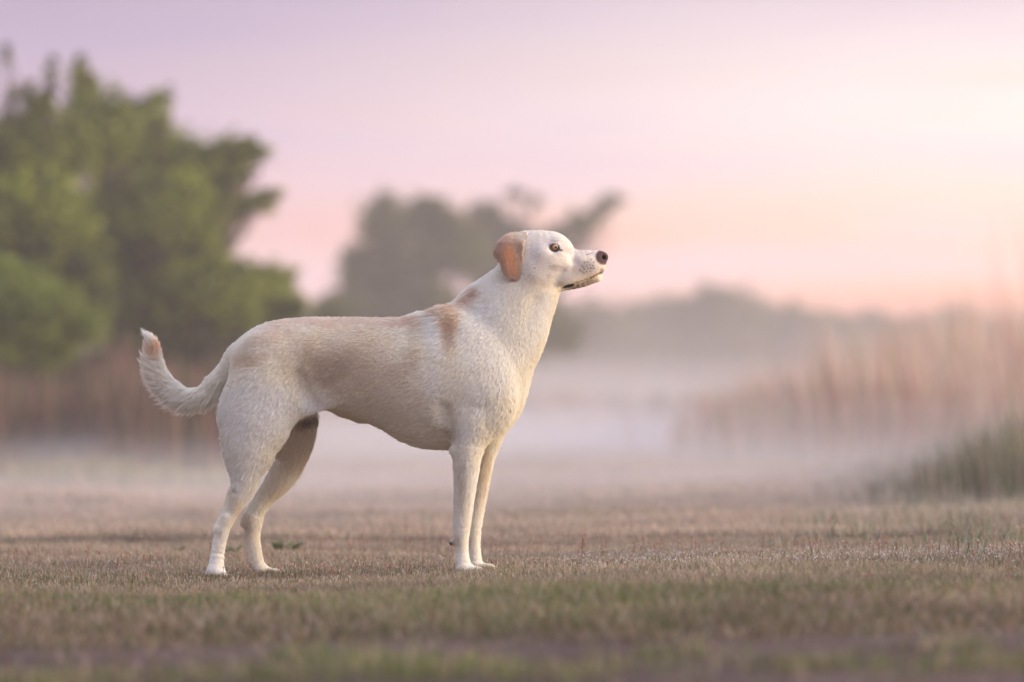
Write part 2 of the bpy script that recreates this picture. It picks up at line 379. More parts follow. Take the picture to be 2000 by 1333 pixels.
def tree(name, base, lobes, nleaf, leaf, cols, label, cat='tree', group=None, trunk_r=.12, bark=(.10, .075, .055), fork=.3, twigs=True):
    """base (x, y); lobes (x, dy, z, rx, rz, weight): crown masses round limb ends, each with its own depth"""
    e = bpy.data.objects.new(name, None); S.collection.objects.link(e)
    bx, by = base; z0 = float(terrain(bx, by))*.3 if by < 40 else 0; e.location = (bx, by, z0); tag(e, label, cat, group)
    top = max(l[2] for l in lobes)
    P = wander((0, 0, -.1), ((np.mean([l[0] for l in lobes]) - bx)*.5, 0, top*.55), 8, .02)
    tr = tube(P, np.linspace(trunk_r, trunk_r*.35, 8), 9)
    mesh_np('trunk', tr[0], [tr[1]], M_BARK, parent=e, col=np.tile(bark, (len(tr[0]), 1)), smooth=True)
    limbs = []; LV = []
    cl = []
    for (lx, dy, lz, rx, rz, w) in lobes:
        c = np.array((lx - bx, dy, lz)); s = P[min(7, max(2, int(7*min(lz/top, 1)*.75)))]
        Q = wander(s, c, 6, .06); t = tube(Q, np.linspace(trunk_r*.38, trunk_r*.06, 6), 6); limbs.append(t)
        m = max(4, int(w*44))
        ry = rx*.8
        D = rng.normal(size=(m, 3)); D /= np.linalg.norm(D, axis=1)[:, None]; D *= rng.uniform(.35, 1.12, (m, 1))
        sub = c + D*np.array((rx, ry, rz))
        for q in sub[:: 3 if len(sub) > 30 else 1]:
            Q2 = wander(Q[3], q, 4, .08); limbs.append(tube(Q2, np.linspace(trunk_r*.12, trunk_r*.025, 4), 4))
        cl += [(q, min(rx, rz)*rng.uniform(.16, .42), w/m) for q in sub]
    V, F = join(limbs)
    mesh_np('limbs', V, [F], M_BARK, parent=e, col=np.tile(bark, (len(V), 1)), smooth=True)
    tot = sum(c[2] for c in cl); V = []; C = []
    for q, r, w in cl:
        n = int(nleaf*w/tot)
        if n < 1: continue
        D = rng.normal(size=(n, 3))*np.array((1.15, 1, .85))*r*.8*np.where(rng.random((n, 1)) < .12, 1.9, 1); ctr = q + D
        u = rng.normal(size=(n, 3)); u /= np.linalg.norm(u, axis=1)[:, None]
        v = np.cross(u, rng.normal(size=(n, 3))); v /= np.linalg.norm(v, axis=1)[:, None]
        s = leaf*rng.uniform(.6, 1.3, (n, 1))
        V.append(np.stack([ctr - u*s, ctr - v*s*.45, ctr + u*s, ctr + v*s*.45], 1).reshape(-1, 3))
        cc = np.array(cols)[rng.integers(len(cols))]*rng.uniform(.75, 1.3)*rng.uniform(.8, 1.2, (n, 1))
        C.append(np.repeat(cc, 4, 0))
    V = np.concatenate(V); C = np.concatenate(C)
    mesh_np('crown', V, [np.arange(len(V)).reshape(-1, 4)], M_LEAF, parent=e, col=C)
    return e
def lobes_px(Y, L):
    """(px, py, r_px wide, r_px high, depth offset m, weight)"""
    o = []
    for (px, py, rx, ry, dy, w) in L:
        p = at(px, py, Y); k = (Y - CAM_Y)/FPX; o.append((p[0], dy, p[2], rx*k, ry*k, w))
    return o
YEL, MID, DRK, GRY = (.22, .25, .022), (.12, .145, .020), (.05, .07, .016), (.09, .10, .035)
Y1 = 24.0
bx = lambda px, Y: ((px-1000)/FPX*(Y-CAM_Y), Y)
tree('broadleaf_tree', bx(300, Y1), lobes_px(Y1, [
    (180, 470, 110, 90, 0, 3.0), (300, 330, 110, 75, .3, 3.0), (210, 260, 70, 60, -.3, 1.6), (400, 320, 75, 48, .2, 1.8), (470, 290, 45, 24, .1, .6),
    (330, 420, 100, 70, -.4, 2.6), (300, 520, 110, 80, .4, 3.2), (400, 430, 45, 30, .2, .6), (470, 395, 55, 20, .2, .75), (520, 380, 22, 13, .2, .2),
    (400, 570, 100, 65, -.3, 2.8), (500, 560, 70, 45, .2, 1.5), (460, 640, 110, 50, .1, 2.2), (300, 640, 110, 60, .2, 2.4), (560, 600, 45, 25, .1, .5),
    (290, 215, 38, 34, .1, .3), (160, 180, 26, 50, .1, .35), (152, 120, 12, 45, 0, .08), (235, 190, 12, 36, 0, .08)]), 64000, .038, [YEL, MID, YEL, DRK, YEL],
    'leafy broadleaf tree with spreading right branches behind the tail', trunk_r=.11, bark=(.09, .065, .05))
Y1b = 22.0
tree('broadleaf_tree', bx(40, Y1b), lobes_px(Y1b, [
    (20, 330, 100, 80, 0, 2.4), (110, 290, 60, 60, .3, 1.2), (60, 430, 110, 80, -.3, 2.4), (-90, 330, 90, 110, .3, 2.2), (-60, 500, 100, 90, .2, 2.4),
    (50, 250, 55, 30, .2, .5), (80, 195, 24, 50, 0, .22), (100, 135, 12, 50, 0, .09), (20, 180, 14, 60, .1, .12), (8, 110, 8, 40, .1, .05), (55, 160, 8, 40, 0, .04), (120, 560, 90, 70, -.2, 1.5)]), 42000, .036, [YEL, MID, DRK, YEL],
    'taller tree at the left edge with bare twigs at its top', trunk_r=.10, bark=(.08, .06, .05))
Y1c = 18.5
tree('bush', bx(60, Y1c), lobes_px(Y1c, [
    (50, 600, 100, 70, 0, 2.5), (130, 640, 60, 50, .2, 1.2), (-20, 540, 70, 50, .2, 1.3), (20, 680, 110, 50, 0, 1.6), (-110, 620, 100, 90, 0, 2)]), 15000, .026, [(.16, .21, .03), (.18, .22, .035), MID],
    'bright green bush low at the left edge in front of the trees', 'bush', trunk_r=.06)
tree('bush', bx(230, 20), lobes_px(20, [(220, 720, 110, 50, 0, 2), (330, 730, 90, 40, .3, 1.6), (120, 740, 90, 45, .3, 1.6), (0, 750, 110, 50, .3, 1.6), (430, 700, 70, 45, .2, 1.1)]), 15000, .026,
    [DRK, (.05, .04, .03), (.06, .045, .035)], 'dark brownish undergrowth bush below the left trees', 'bush', trunk_r=.06)
tree('bush', bx(560, 40), lobes_px(40, [(560, 690, 90, 50, 0, 2), (500, 730, 90, 50, .3, 1.6), (630, 640, 40, 50, .3, .9), (650, 720, 80, 50, .3, 1.6)]), 12000, .05,
    [MID, GRY, (.08, .09, .04)], 'olive bush between the large left tree and the middle trees', 'bush', trunk_r=.06)
Y2 = 66.0; Y2b = 74.0
tree('broadleaf_tree', bx(800, Y2), lobes_px(Y2, [
    (750, 440, 42, 45, 0, 1.5), (835, 425, 40, 34, .4, 1.4), (740, 530, 60, 45, .3, 2.0), (835, 500, 50, 35, 0, 1.5), (695, 520, 24, 45, .2, .6), (748, 392, 14, 14, 0, .2), (850, 393, 20, 12, 0, .22), (880, 440, 25, 25, 0, .5),
    (720, 610, 65, 45, 0, 1.8), (830, 590, 55, 45, 0, 1.6), (900, 610, 50, 30, 0, 1.2), (905, 495, 34, 45, 0, .9), (670, 600, 22, 40, 0, .5), (770, 680, 110, 45, 0, 2)]), 30000, .075, [GRY, MID, (.12, .13, .04)],
    'hazy round tree in the middle distance behind the dog\'s shoulders', trunk_r=.16, bark=(.10, .085, .075))
tree('broadleaf_tree', bx(990, Y2b), lobes_px(Y2b, [
    (945, 425, 24, 32, 0, .9), (985, 470, 45, 35, .4, 1.4), (950, 520, 35, 40, 0, 1.2), (1050, 490, 50, 25, .3, 1.1), (1000, 580, 80, 40, 0, 1.8), (1095, 465, 30, 20, 0, .4), (1128, 440, 28, 22, 0, .28), (1158, 425, 24, 20, .2, .2), (1178, 398, 24, 18, .2, .16), (1200, 390, 14, 14, .2, .06), (1010, 385, 20, 16, .1, .12), (1040, 400, 14, 12, .1, .08),
    (1030, 650, 100, 50, 0, 1.8)]), 22000, .08, [GRY, (.11, .10, .05), MID],
    'hazy tree behind the dog\'s head with one branch reaching up right', trunk_r=.15, bark=(.11, .09, .08))
# the far line of trees, each crown its own tree
far = [(1000, 615, 70), (1080, 600, 66), (1160, 596, 62), (1240, 598, 58), (1310, 580, 52), (1400, 566, 62), (1470, 584, 56), (1545, 604, 56), (1625, 618, 56), (1700, 612, 50), (1780, 628, 58), (1870, 612, 60), (1960, 620, 60),
       (2060, 610, 64), (620, 640, 60), (540, 650, 60), (450, 640, 60), (360, 640, 60), (250, 640, 60), (140, 640, 70), (20, 640, 70)]
desc = ['behind the dog\'s throat', 'just right of the chest', 'right of the middle trees', 'under the reaching branch', 'left of the highest far crown', 'highest of the far line', 'right of the highest far crown',
        'where the line starts to fall', 'in the falling part of the line', 'low, above the mist at right', 'low, left of the tall grass tops', 'behind the tall grass tops', 'at the right edge of the far line',
        'outside the right edge', 'left of the middle trees', 'seen above the dog\'s rump', 'behind the gap in the left tree', 'behind the left tree crown', 'behind the left tree trunk', 'behind the left bushes', 'at the far left edge']
for i, (px, py, r) in enumerate(far):
    Yf = 135 + 14*math.sin(i*2.3) + (i % 3)*4; k = r
    tree('distant_tree', bx(px, Yf), lobes_px(Yf, [(px, py+r*.55, r*.75, r*.5, 0, 2), (px-r*.6, py+r*1.25, r*.7, r*.7, .6, 2), (px+r*.6, py+r*1.2, r*.75, r*.7, -.5, 2), (px, py+r*2.1, r*1.1, r*.9, 0, 2.6), (px, py+r*3.0, r*1.1, r*.8, 0, 2)]),
         5200, .29, [(.12, .105, .05), (.11, .12, .03), (.14, .11, .065)], 'faded tree in the far misty line, ' + desc[i], group='far line of trees in the mist', trunk_r=.25)

# ------------------------------------------------------------------ tall dry grass and weeds
def reeds(name, n, region, hfun, w, cols, label, heads=.6, lean=(-.08, 0)):
    X, Y = region(n); n = len(X); H = hfun(X, Y)*rng.uniform(.55, 1.12, n)
    Z = terrain(X, Y)*np.clip(1-(Y-20)/40, 0, 1)
    C = pick(n, cols[0], cols[1])*rng.uniform(.75, 1.25, (n, 1))
    o = blades(name, X, Y, H, w*rng.uniform(.6, 1.4, n), C, M_GRASS, bend=.16, lean=lean, Z=Z, seg=3)
    tag(o, label, 'tall grass', kind='stuff')
    return o
PINK, PINK2 = (.47, .30, .23), (.55, .40, .31)
def reg_right(n):
    Y = CAM_Y + 21 + rng.random(n)**1.1*34; d = Y - CAM_Y
    px = 1300 + rng.random(n)**.62*930; px = px + (rng.random(n) < .15)*rng.normal(0, 80, n) 
    return (px-1000)/FPX*d, Y
def h_right(X, Y):
    d = Y - CAM_Y; px = 1000 + FPX*X/d; k = .5 + .5*np.clip((px-1330)/620, 0, 1)
    patch = fbm(np.stack([X, Y*.5, 0*X], 1), 1.1, 23, 3)
    return (.30 + .62*np.clip((px-1330)/560, 0, 1))*(1 + .012*(d-21))*(1 + .75*patch)*np.where((px > 1760) & (rng.random(len(px)) < .04), 1.25, 1)
reeds('tall_grass', 15000, reg_right, h_right, .011, ([(.62, .44, .36), (.68, .54, .44), (.48, .28, .20), (.42, .42, .26), STRAWP], [4, 3, 1.6, 1.6, 1.5]), 'bank of tall dry pinkish grass fading into mist at the right')
def reg_right_low(n):
    Y = CAM_Y + 12.2 + rng.random(n)*8; d = Y - CAM_Y; px = 1500 + rng.random(n)**.55*720
    return (px-1000)/FPX*d, Y
def h_low(X, Y):
    px = 1000 + FPX*X/(Y - CAM_Y); return (.03 + .22*np.clip((px-1560)/460, 0, 1)**1.7)*(1 + .8*fbm(np.stack([X, Y, 0*X], 1), 1.4, 66, 3)) + .05*rng.random(len(px))
reeds('green_grass_bank', 5000, reg_right_low, h_low, .005, ([(.11, .13, .075), (.15, .16, .09), (.24, .20, .14), (.30, .20, .15)], [3, 3, 3, 1.5]), 'low green grass bank at the foot of the tall dry grass')
def reg_left(n):
    Y = CAM_Y + 18.5 + rng.random(n)**.8*15; d = Y - CAM_Y; px = -250 + rng.random(n)**.8*760
    return (px-1000)/FPX*d, Y
def h_left(X, Y):
    px = 1000 + FPX*X/(Y - CAM_Y)
    return .34 + .28*np.clip((430-px)/400, 0, 1)*np.clip((Y-CAM_Y-17)/8, .3, 1) + .62*fbm(np.stack([X*1.0, Y*.4, 0*X], 1), 1.3, 12, 3)
reeds('dry_weeds', 15000, reg_left, h_left, .011, ([(.21, .125, .10), (.31, .165, .125), (.12, .085, .065), (.15, .145, .07), (.07, .065, .045)], [2.6, 1.6, 3, 1.8, 2]), 'reddish brown dry weeds below the trees at the left', lean=(0, 0))
def reg_mid(n):
    Y = CAM_Y + 45 + rng.random(n)*35; d = Y - CAM_Y; px = 300 + rng.random(n)*1900
    return (px-1000)/FPX*d, Y
reeds('distant_weeds', 9000, reg_mid, lambda X, Y: .55 + .3*fbm(np.stack([X, Y, 0*X], 1), .3, 8, 2), .035, ([PINK, (.3, .22, .18), GRY], [2, 2, 2]), 'hazy weeds at the far side of the field')
def reg_edge(n):
    Y = CAM_Y + 17 + rng.random(n)*5; d = Y - CAM_Y; px = -300 + rng.random(n)*760
    return (px-1000)/FPX*d, Y
reeds('pale_grass_strip', 5000, reg_edge, lambda X, Y: .12 + .08*fbm(np.stack([X, Y, 0*X], 1), 1.0, 8, 2), .008, ([(.28, .30, .17), STRAW, (.22, .24, .13)], [2, 2, 2]), 'pale grass strip in front of the reddish weeds')

# ------------------------------------------------------------------ haze and mist
def vol_mat(name, col, dens, aniso=.3):
    m = bpy.data.materials.new(name); m.use_nodes = True; nt = m.node_tree; nt.nodes.clear()
    v = N(nt, 'ShaderNodeVolumePrincipled'); v.inputs['Color'].default_value = (*col, 1); v.inputs['Density'].default_value = dens; v.inputs['Anisotropy'].default_value = aniso
    o = N(nt, 'ShaderNodeOutputMaterial'); nt.links.new(v.outputs[0], o.inputs['Volume']); return m
def box(name, a, b, mat):
    V = np.array([(x_, y_, z_) for x_ in (a[0], b[0]) for y_ in (a[1], b[1]) for z_ in (a[2], b[2])], float)
    F = np.array([(0,1,3,2), (4,6,7,5), (0,4,5,1), (2,3,7,6), (0,2,6,4), (1,5,7,3)])
    return mesh_np(name, V, [F], mat)
hz = box('haze', (-620, -14, -1.2), (620, 1520, 8.0), vol_mat('haze', (.99, .915, .865), HAZE_D, .3)); tag(hz, kind='stuff')
def bank(px, d, rx, ry, rz, dens, label, zc=0.0):
    c = ((px-1000)/FPX*d, CAM_Y + d, zc); nu, nv = 40, 20; V = []; F = []
    for i in range(nv+1):
        th = math.pi*i/nv
        for j in range(nu):
            ph = 2*math.pi*j/nu
            V.append((c[0] + rx*math.sin(th)*math.cos(ph), c[1] + ry*math.sin(th)*math.sin(ph), c[2] + rz*math.cos(th)))
    for i in range(nv):
        for j in range(nu): F.append((i*nu+j, (i+1)*nu+j, (i+1)*nu+(j+1) % nu, i*nu+(j+1) % nu))
    o = mesh_np('mist', np.array(V), [np.array(F)], vol_mat('mist', (.99, .945, .94), dens, .2), smooth=True)
    tag(o, label, 'mist', kind='stuff')
MK = MIST_K
bank(850, 32, 12, 19, .26, .018*MK, 'thin sheet of mist lying over the whole field')
bank(860, 34, 10, 18, .42, .012*MK, 'second thicker sheet of mist over the whole field')
bank(1040, 38, 14, 20, .66, .007*MK, 'highest and thinnest sheet of mist over the field')
bank(960, 19, 8, 9.0, .16, .022*MK, 'lowest mist on the field right behind the dog')
bank(820, 21, 5.5, 9.5, .24, .018*MK, 'low mist hanging over the field behind the dog')
bank(900, 23, 5, 10, .34, .013*MK, 'thin upper mist over the field behind the dog')
bank(900, 14, 4.5, 4.8, .10, .050*MK, 'ground mist starting just behind the dog')
bank(900, 40, 4.0, 12, .55, .022*MK, 'brighter bank of mist behind the dog\'s legs')
bank(1150, 31, 1.5, 7, .36, .050*MK, 'bright low patch of mist right of the forelegs')
bank(1480, 19, 2.6, 3.2, .42, .012*MK, 'mist drifting in front of the tall dry grass')
bank(1950, 17, 2.0, 3.0, .40, .030*MK, 'mist over the low grass at the right edge')
bank(150, 19, 3.2, 3.0, .20, .018*MK, 'mist along the foot of the reddish weeds')
bank(700, 62, 9, 12, 1.5, .006*MK, 'soft rise of mist below the middle trees')
bank(1150, 90, 14, 16, 1.6, .005*MK, 'deep mist before the far trees behind the dog\'s chest')
bank(1250, 104, 20, 14, 2.6, .004*MK, 'taller deep mist before the far trees right of the chest')
bank(1650, 98, 16, 16, 3.2, .004*MK, 'deep mist before the far trees at the right')
bank(350, 75, 12, 16, 1.8, .007*MK, 'deep mist behind the left trees')
bank(1380, 55, 6, 10, 1.1, .008*MK, 'rise of mist left of the tall dry grass')
# ------------------------------------------------------------------ dog
VOX = 0.0026
LO = np.array((-0.83, -0.165, -0.03)); HI = np.array((0.24, 0.165, 0.76))
NX, NY, NZ = [int(v) for v in np.ceil((HI-LO)/VOX)]
GX = (LO[0] + np.arange(NX)*VOX).astype(np.float32); GY = (LO[1] + np.arange(NY)*VOX).astype(np.float32); GZ = (LO[2] + np.arange(NZ)*VOX).astype(np.float32)
FLD = np.full((NX, NY, NZ), .5, np.float32)
PXM = 1/926.0
def dense(ch, step=7.0):
    """Catmull-Rom through chain points (px, py, r, ry, y) -> closely spaced samples"""
    A = np.array(ch, float)
    if len(A) == 1: return A
    P = np.vstack([2*A[0]-A[1], A, 2*A[-1]-A[-2]]); out = []
    for i in range(1, len(P)-2):
        L = np.linalg.norm(P[i+1, :2]-P[i, :2]) + abs(P[i+1, 4]-P[i, 4]); n = max(1, int(L/step))
        for t in np.arange(n)/n:
            p0, p1, p2, p3 = P[i-1], P[i], P[i+1], P[i+2]
            c = .5*((2*p1) + (-p0+p2)*t + (2*p0-5*p1+4*p2-p3)*t*t + (-p0+3*p1-3*p2+p3)*t**3)
            lo = np.minimum(p1[2:4], p2[2:4]); hi = np.maximum(p1[2:4], p2[2:4]); c[2:4] = np.clip(c[2:4], lo, hi)
            out.append(c)
    out.append(A[-1]); return np.array(out)
def region(lo, hi):
    a = np.clip(((lo-LO)/VOX).astype(int), 0, (NX, NY, NZ)); b = np.clip(((hi-LO)/VOX).astype(int)+2, 0, (NX, NY, NZ))
    return slice(a[0], b[0]), slice(a[1], b[1]), slice(a[2], b[2])
def chain(ch, k=.012, op='add', step=None):
    rm = max(c[2] for c in ch)
    D = dense(ch, step or max(2.5, min(8, rm*.22)))
    C = np.array([at(px, py, y_*PXM) for px, py, r, ry, y_ in D]); R = D[:, 2]*PXM; RY = D[:, 3]*PXM
    pad = k + .006
    m = np.maximum(R, RY)[:, None] + pad
    sx, sy, sz = region((C-m).min(0), (C+m).max(0))
    X = GX[sx][:, None, None]; Y = GY[sy][None, :, None]; Z = GZ[sz][None, None, :]
    f = np.full((sx.stop-sx.start, sy.stop-sy.start, sz.stop-sz.start), .5, np.float32)
    for c, r, ry in zip(C, R, RY):
        mm = max(r, ry) + pad
        a, b, d = region(c-mm, c+mm)
        ix = slice(a.start-sx.start, a.stop-sx.start); iy = slice(b.start-sy.start, b.stop-sy.start); iz = slice(d.start-sz.start, d.stop-sz.start)
        dx2 = (X[ix]-np.float32(c[0]))**2 + (Z[:, :, iz]-np.float32(c[2]))**2; dy2 = (Y[:, iy]-np.float32(c[1]))**2
        r32, ry32 = np.float32(r), np.float32(ry)
        k0 = np.sqrt(dx2/r32**2 + dy2/ry32**2); k1 = np.sqrt(dx2/r32**4 + dy2/ry32**4) + 1e-6
        v = k0*(k0-1)/k1
        np.minimum(f[ix, iy, iz], v, out=f[ix, iy, iz])
    F = FLD[sx, sy, sz]; k = np.float32(k)
    if op == 'add':
        h = np.maximum(k - np.abs(F-f), 0)/k; F[...] = np.minimum(F, f) - h*h*k*.25
    else:
        f = -f; h = np.maximum(k - np.abs(F-f), 0)/k; F[...] = np.maximum(F, f) + h*h*k*.25
def both(ch, **kw):
    chain(ch, **kw); chain([(a, b, c, d, -e) for a, b, c, d, e in ch], **kw)

# trunk
chain([(484,718,44,44,0), (512,714,69,62,0), (545,707,81,72,0), (600,706,87,76,0), (650,711,92,79,0), (700,717,98,87,0), (760,728,108,97,0), (810,737,121,103,0), (850,742,137,104,0), (885,744,136,98,0), (905,748,122,90,0)], k=.01)
# neck and forechest
chain([(905,745,114,88,0), (935,698,107,80,0), (968,646,101,73,0), (1001,599,82,62,0), (1026,562,69,55,0), (1045,528,56,51,0)], k=.034)
chain([(925,770,88,86,0), (962,778,54,64,0), (984,790,31,34,0)], k=.015)
# skull, brow, muzzle, jaw
chain([(1032,504,54,48,0), (1052,500,50.5,47,0), (1072,498,47,44,0)], k=.02)
chain([(1085,503,37,41,0), (1106,521,34,37,0), (1126,520,32,32,0), (1145,517,29,27,0), (1160,513,23.5,22,0)], k=.016)
chain([(1045,538,36,36,0), (1080,549,22,27,0), (1110,554,13.5,19,0), (1140,551,10.5,15,0), (1164,543,8.5,11,0)], k=.010)
both([(1099,483,13,11,-22), (1090,477,12,13,-22)], k=.010)
both([(1040,528,30,16,-38), (1062,524,26,14,-36)], k=.02)
both([(1062,497,12,8,-45), (1082,503,10,8,-39), (1102,507,8,8,-29)], k=.02)
both([(1082,545,14,9,-28), (1108,538,19,11,-27), (1132,532,18.5,10,-23.5), (1153,524,17.5,10,-18), (1168,520,13.5,8,-10)], k=.008)   # upper lips
chain([(1168,509,15,15,0)], k=.008)
chain([(1150,528,24,20,0), (1166,524,14,14,0)], k=.008)
chain([(1166,541,10,11,0)], k=.006)
chain([(1172.5,504,13.8,13,0), (1177,503,11.2,12,0)], k=.004)                                                                  # nose
# mouth line, eye sockets, nostrils
both([(1098,563,2.2,7,-26), (1108,560,2.8,7,-24), (1125,553,1.3,5,-24), (1145,547,.9,4,-21), (1160,539,.9,4,-15), (1173,534,.9,4,-9)], k=.003, op='sub', step=2)
both([(1083,484,10,8,-50)], k=.006, op='sub')
both([(1178,503.5,4.2,4.5,-9), (1182,504,2.5,4,-12)], k=.003, op='sub')
chain([(1187,512,1.6,2.5,0), (1186,520,1.6,2.5,0)], k=.003, op='sub')
# eyelids
for s in (-1, 1):
    lid = []
    for t in np.linspace(0, 2*math.pi, 15):
        lid.append((1083 + 10.5*math.cos(t), 484.3 - 7.3*math.sin(t), 2.5, 2.5, s*(41.5 - 2.8*math.cos(t) - (1.2 if math.sin(t) > 0 else -1)*abs(math.sin(t)))))
    chain(lid, k=.003, step=2)
# shoulders and forelegs
chain([(840,720,40,10,-84), (880,800,40,10,-80)], k=.02)
near_fore = [(912,800,46,30,-62), (918,835,40,30,-68), (915,862,36,28,-70), (912,890,30,27,-70), (910.5,922,25,24,-70), (906.5,973,20.5,20,-70), (902.5,1024,17.8,18,-70), (901.5,1050,14.6,17,-70), (902,1075,13.6,15,-70), (903,1095,15,17,-70), (906,1109,15,20,-70)]
chain([(865,640,44,18,-52), (900,700,58,22,-62), (945,765,56,28,-66), (960,800,46,30,-66), (935,825,44,30,-68)], k=.03)
chain(near_fore, k=.014)
chain([(895,868,12,14,-72), (886,876,8,9,-70)], k=.014)                # elbow point
chain([(890,1052,6,8,-68), (881,1061,5.5,6,-68)], k=.004)              # carpal pad
chain([(906,1110,14,21,-70), (920,1114,10,21,-70)], k=.008)
for q in (-15, -5, 5, 15): chain([(922,1113,8,6,-70+q), (932+3*(abs(q) < 9),1114,7.5,6,-70+q), (938+3*(abs(q) < 9),1116,5.5,5,-70+q)], k=.0025)
chain([(905,640,44,18,52), (930,700,58,22,60), (960,765,52,26,64), (966,805,42,28,66)], k=.03)
chain([(960,810,40,28,66), (952,850,33,27,68), (945,896,22.5,23,70), (937,948,19,20,70), (926,1024,16.5,17,70), (925,1062,14,15,70), (927,1090,14,16,70), (929,1103,13,19,70)], k=.014)
chain([(912,1060,4.5,6,70)], k=.003)
chain([(929,1105,12.5,20,70), (943,1108,9,20,70)], k=.008)
for q in (-15, -5, 5, 15): chain([(945,1107,7.5,6,70+q), (955+3*(abs(q) < 9),1108,7,6,70+q), (961+3*(abs(q) < 9),1110,5,5,70+q)], k=.0025)
# hindquarters
chain([(515,715,62,26,-48), (512,765,72,34,-58), (503,800,76,34,-62), (499,825,70,34,-64), (492,850,61,31,-65), (488,873,53,28,-65)], k=.022)
chain([(486,880,46,27,-65), (482,912,35,24,-65), (476,948,25,20,-65), (458,986,17.5,16,-65), (440,1022,15,15,-65), (431,1048,14.5,14,-65), (426,1075,13.8,14,-65), (423,1098,15,16,-65), (422,1114,17,20,-65)], k=.012)
chain([(453,955,6,6,-62), (438,1000,5,5,-62), (423,1034,8,9,-64)], k=.008)     # tendon and point of hock
chain([(420,1118,16,21,-65), (430,1122,11,20,-65)], k=.008)
for q in (-15, -5, 5, 15): chain([(430,1121,8,6,-65+q), (437,1123,7,6,-65+q)], k=.0025)
chain([(565,790,34,18,-58), (600,781,27,10,-56), (640,772,24,8,-50)], k=.02)   # flank fold
chain([(545,750,70,26,48), (562,800,60,32,58), (571,840,49,30,63), (571,872,40,27,65), (568,896,32,24,65), (556,922,29.5,21,65), (538,948,25,19,65), (517,973,20,16,65), (502,998,17.5,15,65), (494,1020,17.5,15,65)], k=.02)
chain([(494,1018,17,15,65), (493,1050,16,14,65), (497,1075,14.6,14,65), (503,1100,13.5,15,65), (508,1109,13,18,65)], k=.01)
chain([(492,985,5,6,65), (478,1012,6,7,65), (477,1022,8,9,65)], k=.008)
chain([(510,1113,10,19,65), (524,1117,9,20,65)], k=.008)
for q in (-15, -5, 5, 15): chain([(526,1116,7.5,6,65+q), (538+3*(abs(q) < 9),1118,7,6,65+q), (545+3*(abs(q) < 9),1121,5,5,65+q)], k=.0025)
chain([(675,800,14,10,0), (705,812,11,9,0)], k=.02)
# tail
chain([(470,708,34,26,0), (448,728,27,22,0), (424,748,23,19,0), (398,770,19,17,0), (368,776,19,17,0), (340,764,20,17,0), (317,741,19,16,0), (304,714,18,15,0), (301,692,16,14,0), (299,672,12,11,0), (292,658,7,7,0)], k=.02)
# muscle furrows
both([(588,735,6,10,-84), (600,770,6,10,-80), (618,790,5,9,-74)], k=.02, op='sub')
chain([(870,800,6,8,-104), (876,838,8,14,-100), (879,862,8,16,-88)], k=.022, op='sub')
both([(1052,590,4,6,-67), (1037,640,4,6,-82)], k=.03, op='sub')
both([(1120,505,6,6,-37)], k=.014, op='sub')
both([(455,960,3,5,-80), (445,1000,3,5,-78)], k=.012, op='sub')

# ears: a drooping flap with a rounded outline and a gently domed outer face
EAR = np.array([(986,457), (973,468), (963,485), (961,497), (968,506), (975,515), (980,528), (988,540), (997,547), (1005,548.5), (1013,544), (1018,532), (1021,518), (1023,502), (1026,487), (1027,474), (1032,462), (1034,455), (1022,452), (1003,452)], float)
def ear(sgn):
    pts = []
    n = len(EAR)
    for i in range(n):
        p0, p1, p2, p3 = EAR[i-1], EAR[i], EAR[(i+1) % n], EAR[(i+2) % n]
        for t in (0, .33, .66): pts.append(.5*((2*p1)+(-p0+p2)*t+(2*p0-5*p1+4*p2-p3)*t*t+(-p0+3*p1-3*p2+p3)*t**3))
    P = np.array([at(a, b, sgn*-.05)[[0, 2]] for a, b in pts])
    sx, sy, sz = region(np.array((P[:, 0].min()-.012, -.165, P[:, 1].min()-.012)), np.array((P[:, 0].max()+.012, .165, P[:, 1].max()+.012)))
    X, Z = np.meshgrid(GX[sx], GZ[sz], indexing='ij'); Q = np.stack([X, Z], -1)
    d = np.full(X.shape, 1e9); inside = np.zeros(X.shape, bool)
    for i in range(len(P)):
        a, b = P[i], P[(i+1) % len(P)]; ab = b-a; t = np.clip(((Q-a)@ab)/(ab@ab), 0, 1)
        d = np.minimum(d, np.linalg.norm(Q - a - t[..., None]*ab, axis=-1))
        c = ((a[1] > Z) != (b[1] > Z)) & (X < (b[0]-a[0])*(Z-a[1])/(b[1]-a[1]+1e-12)+a[0]); inside ^= c
    d = np.where(inside, -d, d)
    px = 1000 + X/PXM*1.0; py = 1120 - Z/PXM
    u = (px - 962)/72; v = (py - 452)/96
    y0 = 35 + 25*np.clip(v/.30, 0, 1)**.55 - 8*np.clip(v-.45, 0, 1) - 15*np.clip(.40-u, 0, 1)**1.3 + 3.5*np.sin(u*5.2+.4)*np.clip(v*2, 0, 1) + 3*np.clip((u-.75)*4, 0, 1)*np.clip(v*3, 0, 1)
    y0 = -sgn*y0*PXM
    th = .0030 + .0016*np.clip(-d/.012, 0, 1)
    Y = GY[sy][None, :, None]; f2 = np.abs(Y - y0[:, None, :].astype(np.float32)) - th[:, None, :].astype(np.float32)
    dd = (d + .001)[:, None, :].astype(np.float32)
    f = np.where((f2 > 0) & (dd > 0), np.sqrt(f2**2 + dd**2), np.maximum(f2, dd)).astype(np.float32)
    F = FLD[sx, sy, sz]; k = np.float32(.004); h = np.maximum(k - np.abs(F-f), 0)/k; F[...] = np.minimum(F, f) - h*h*k*.25
ear(1); ear(-1)

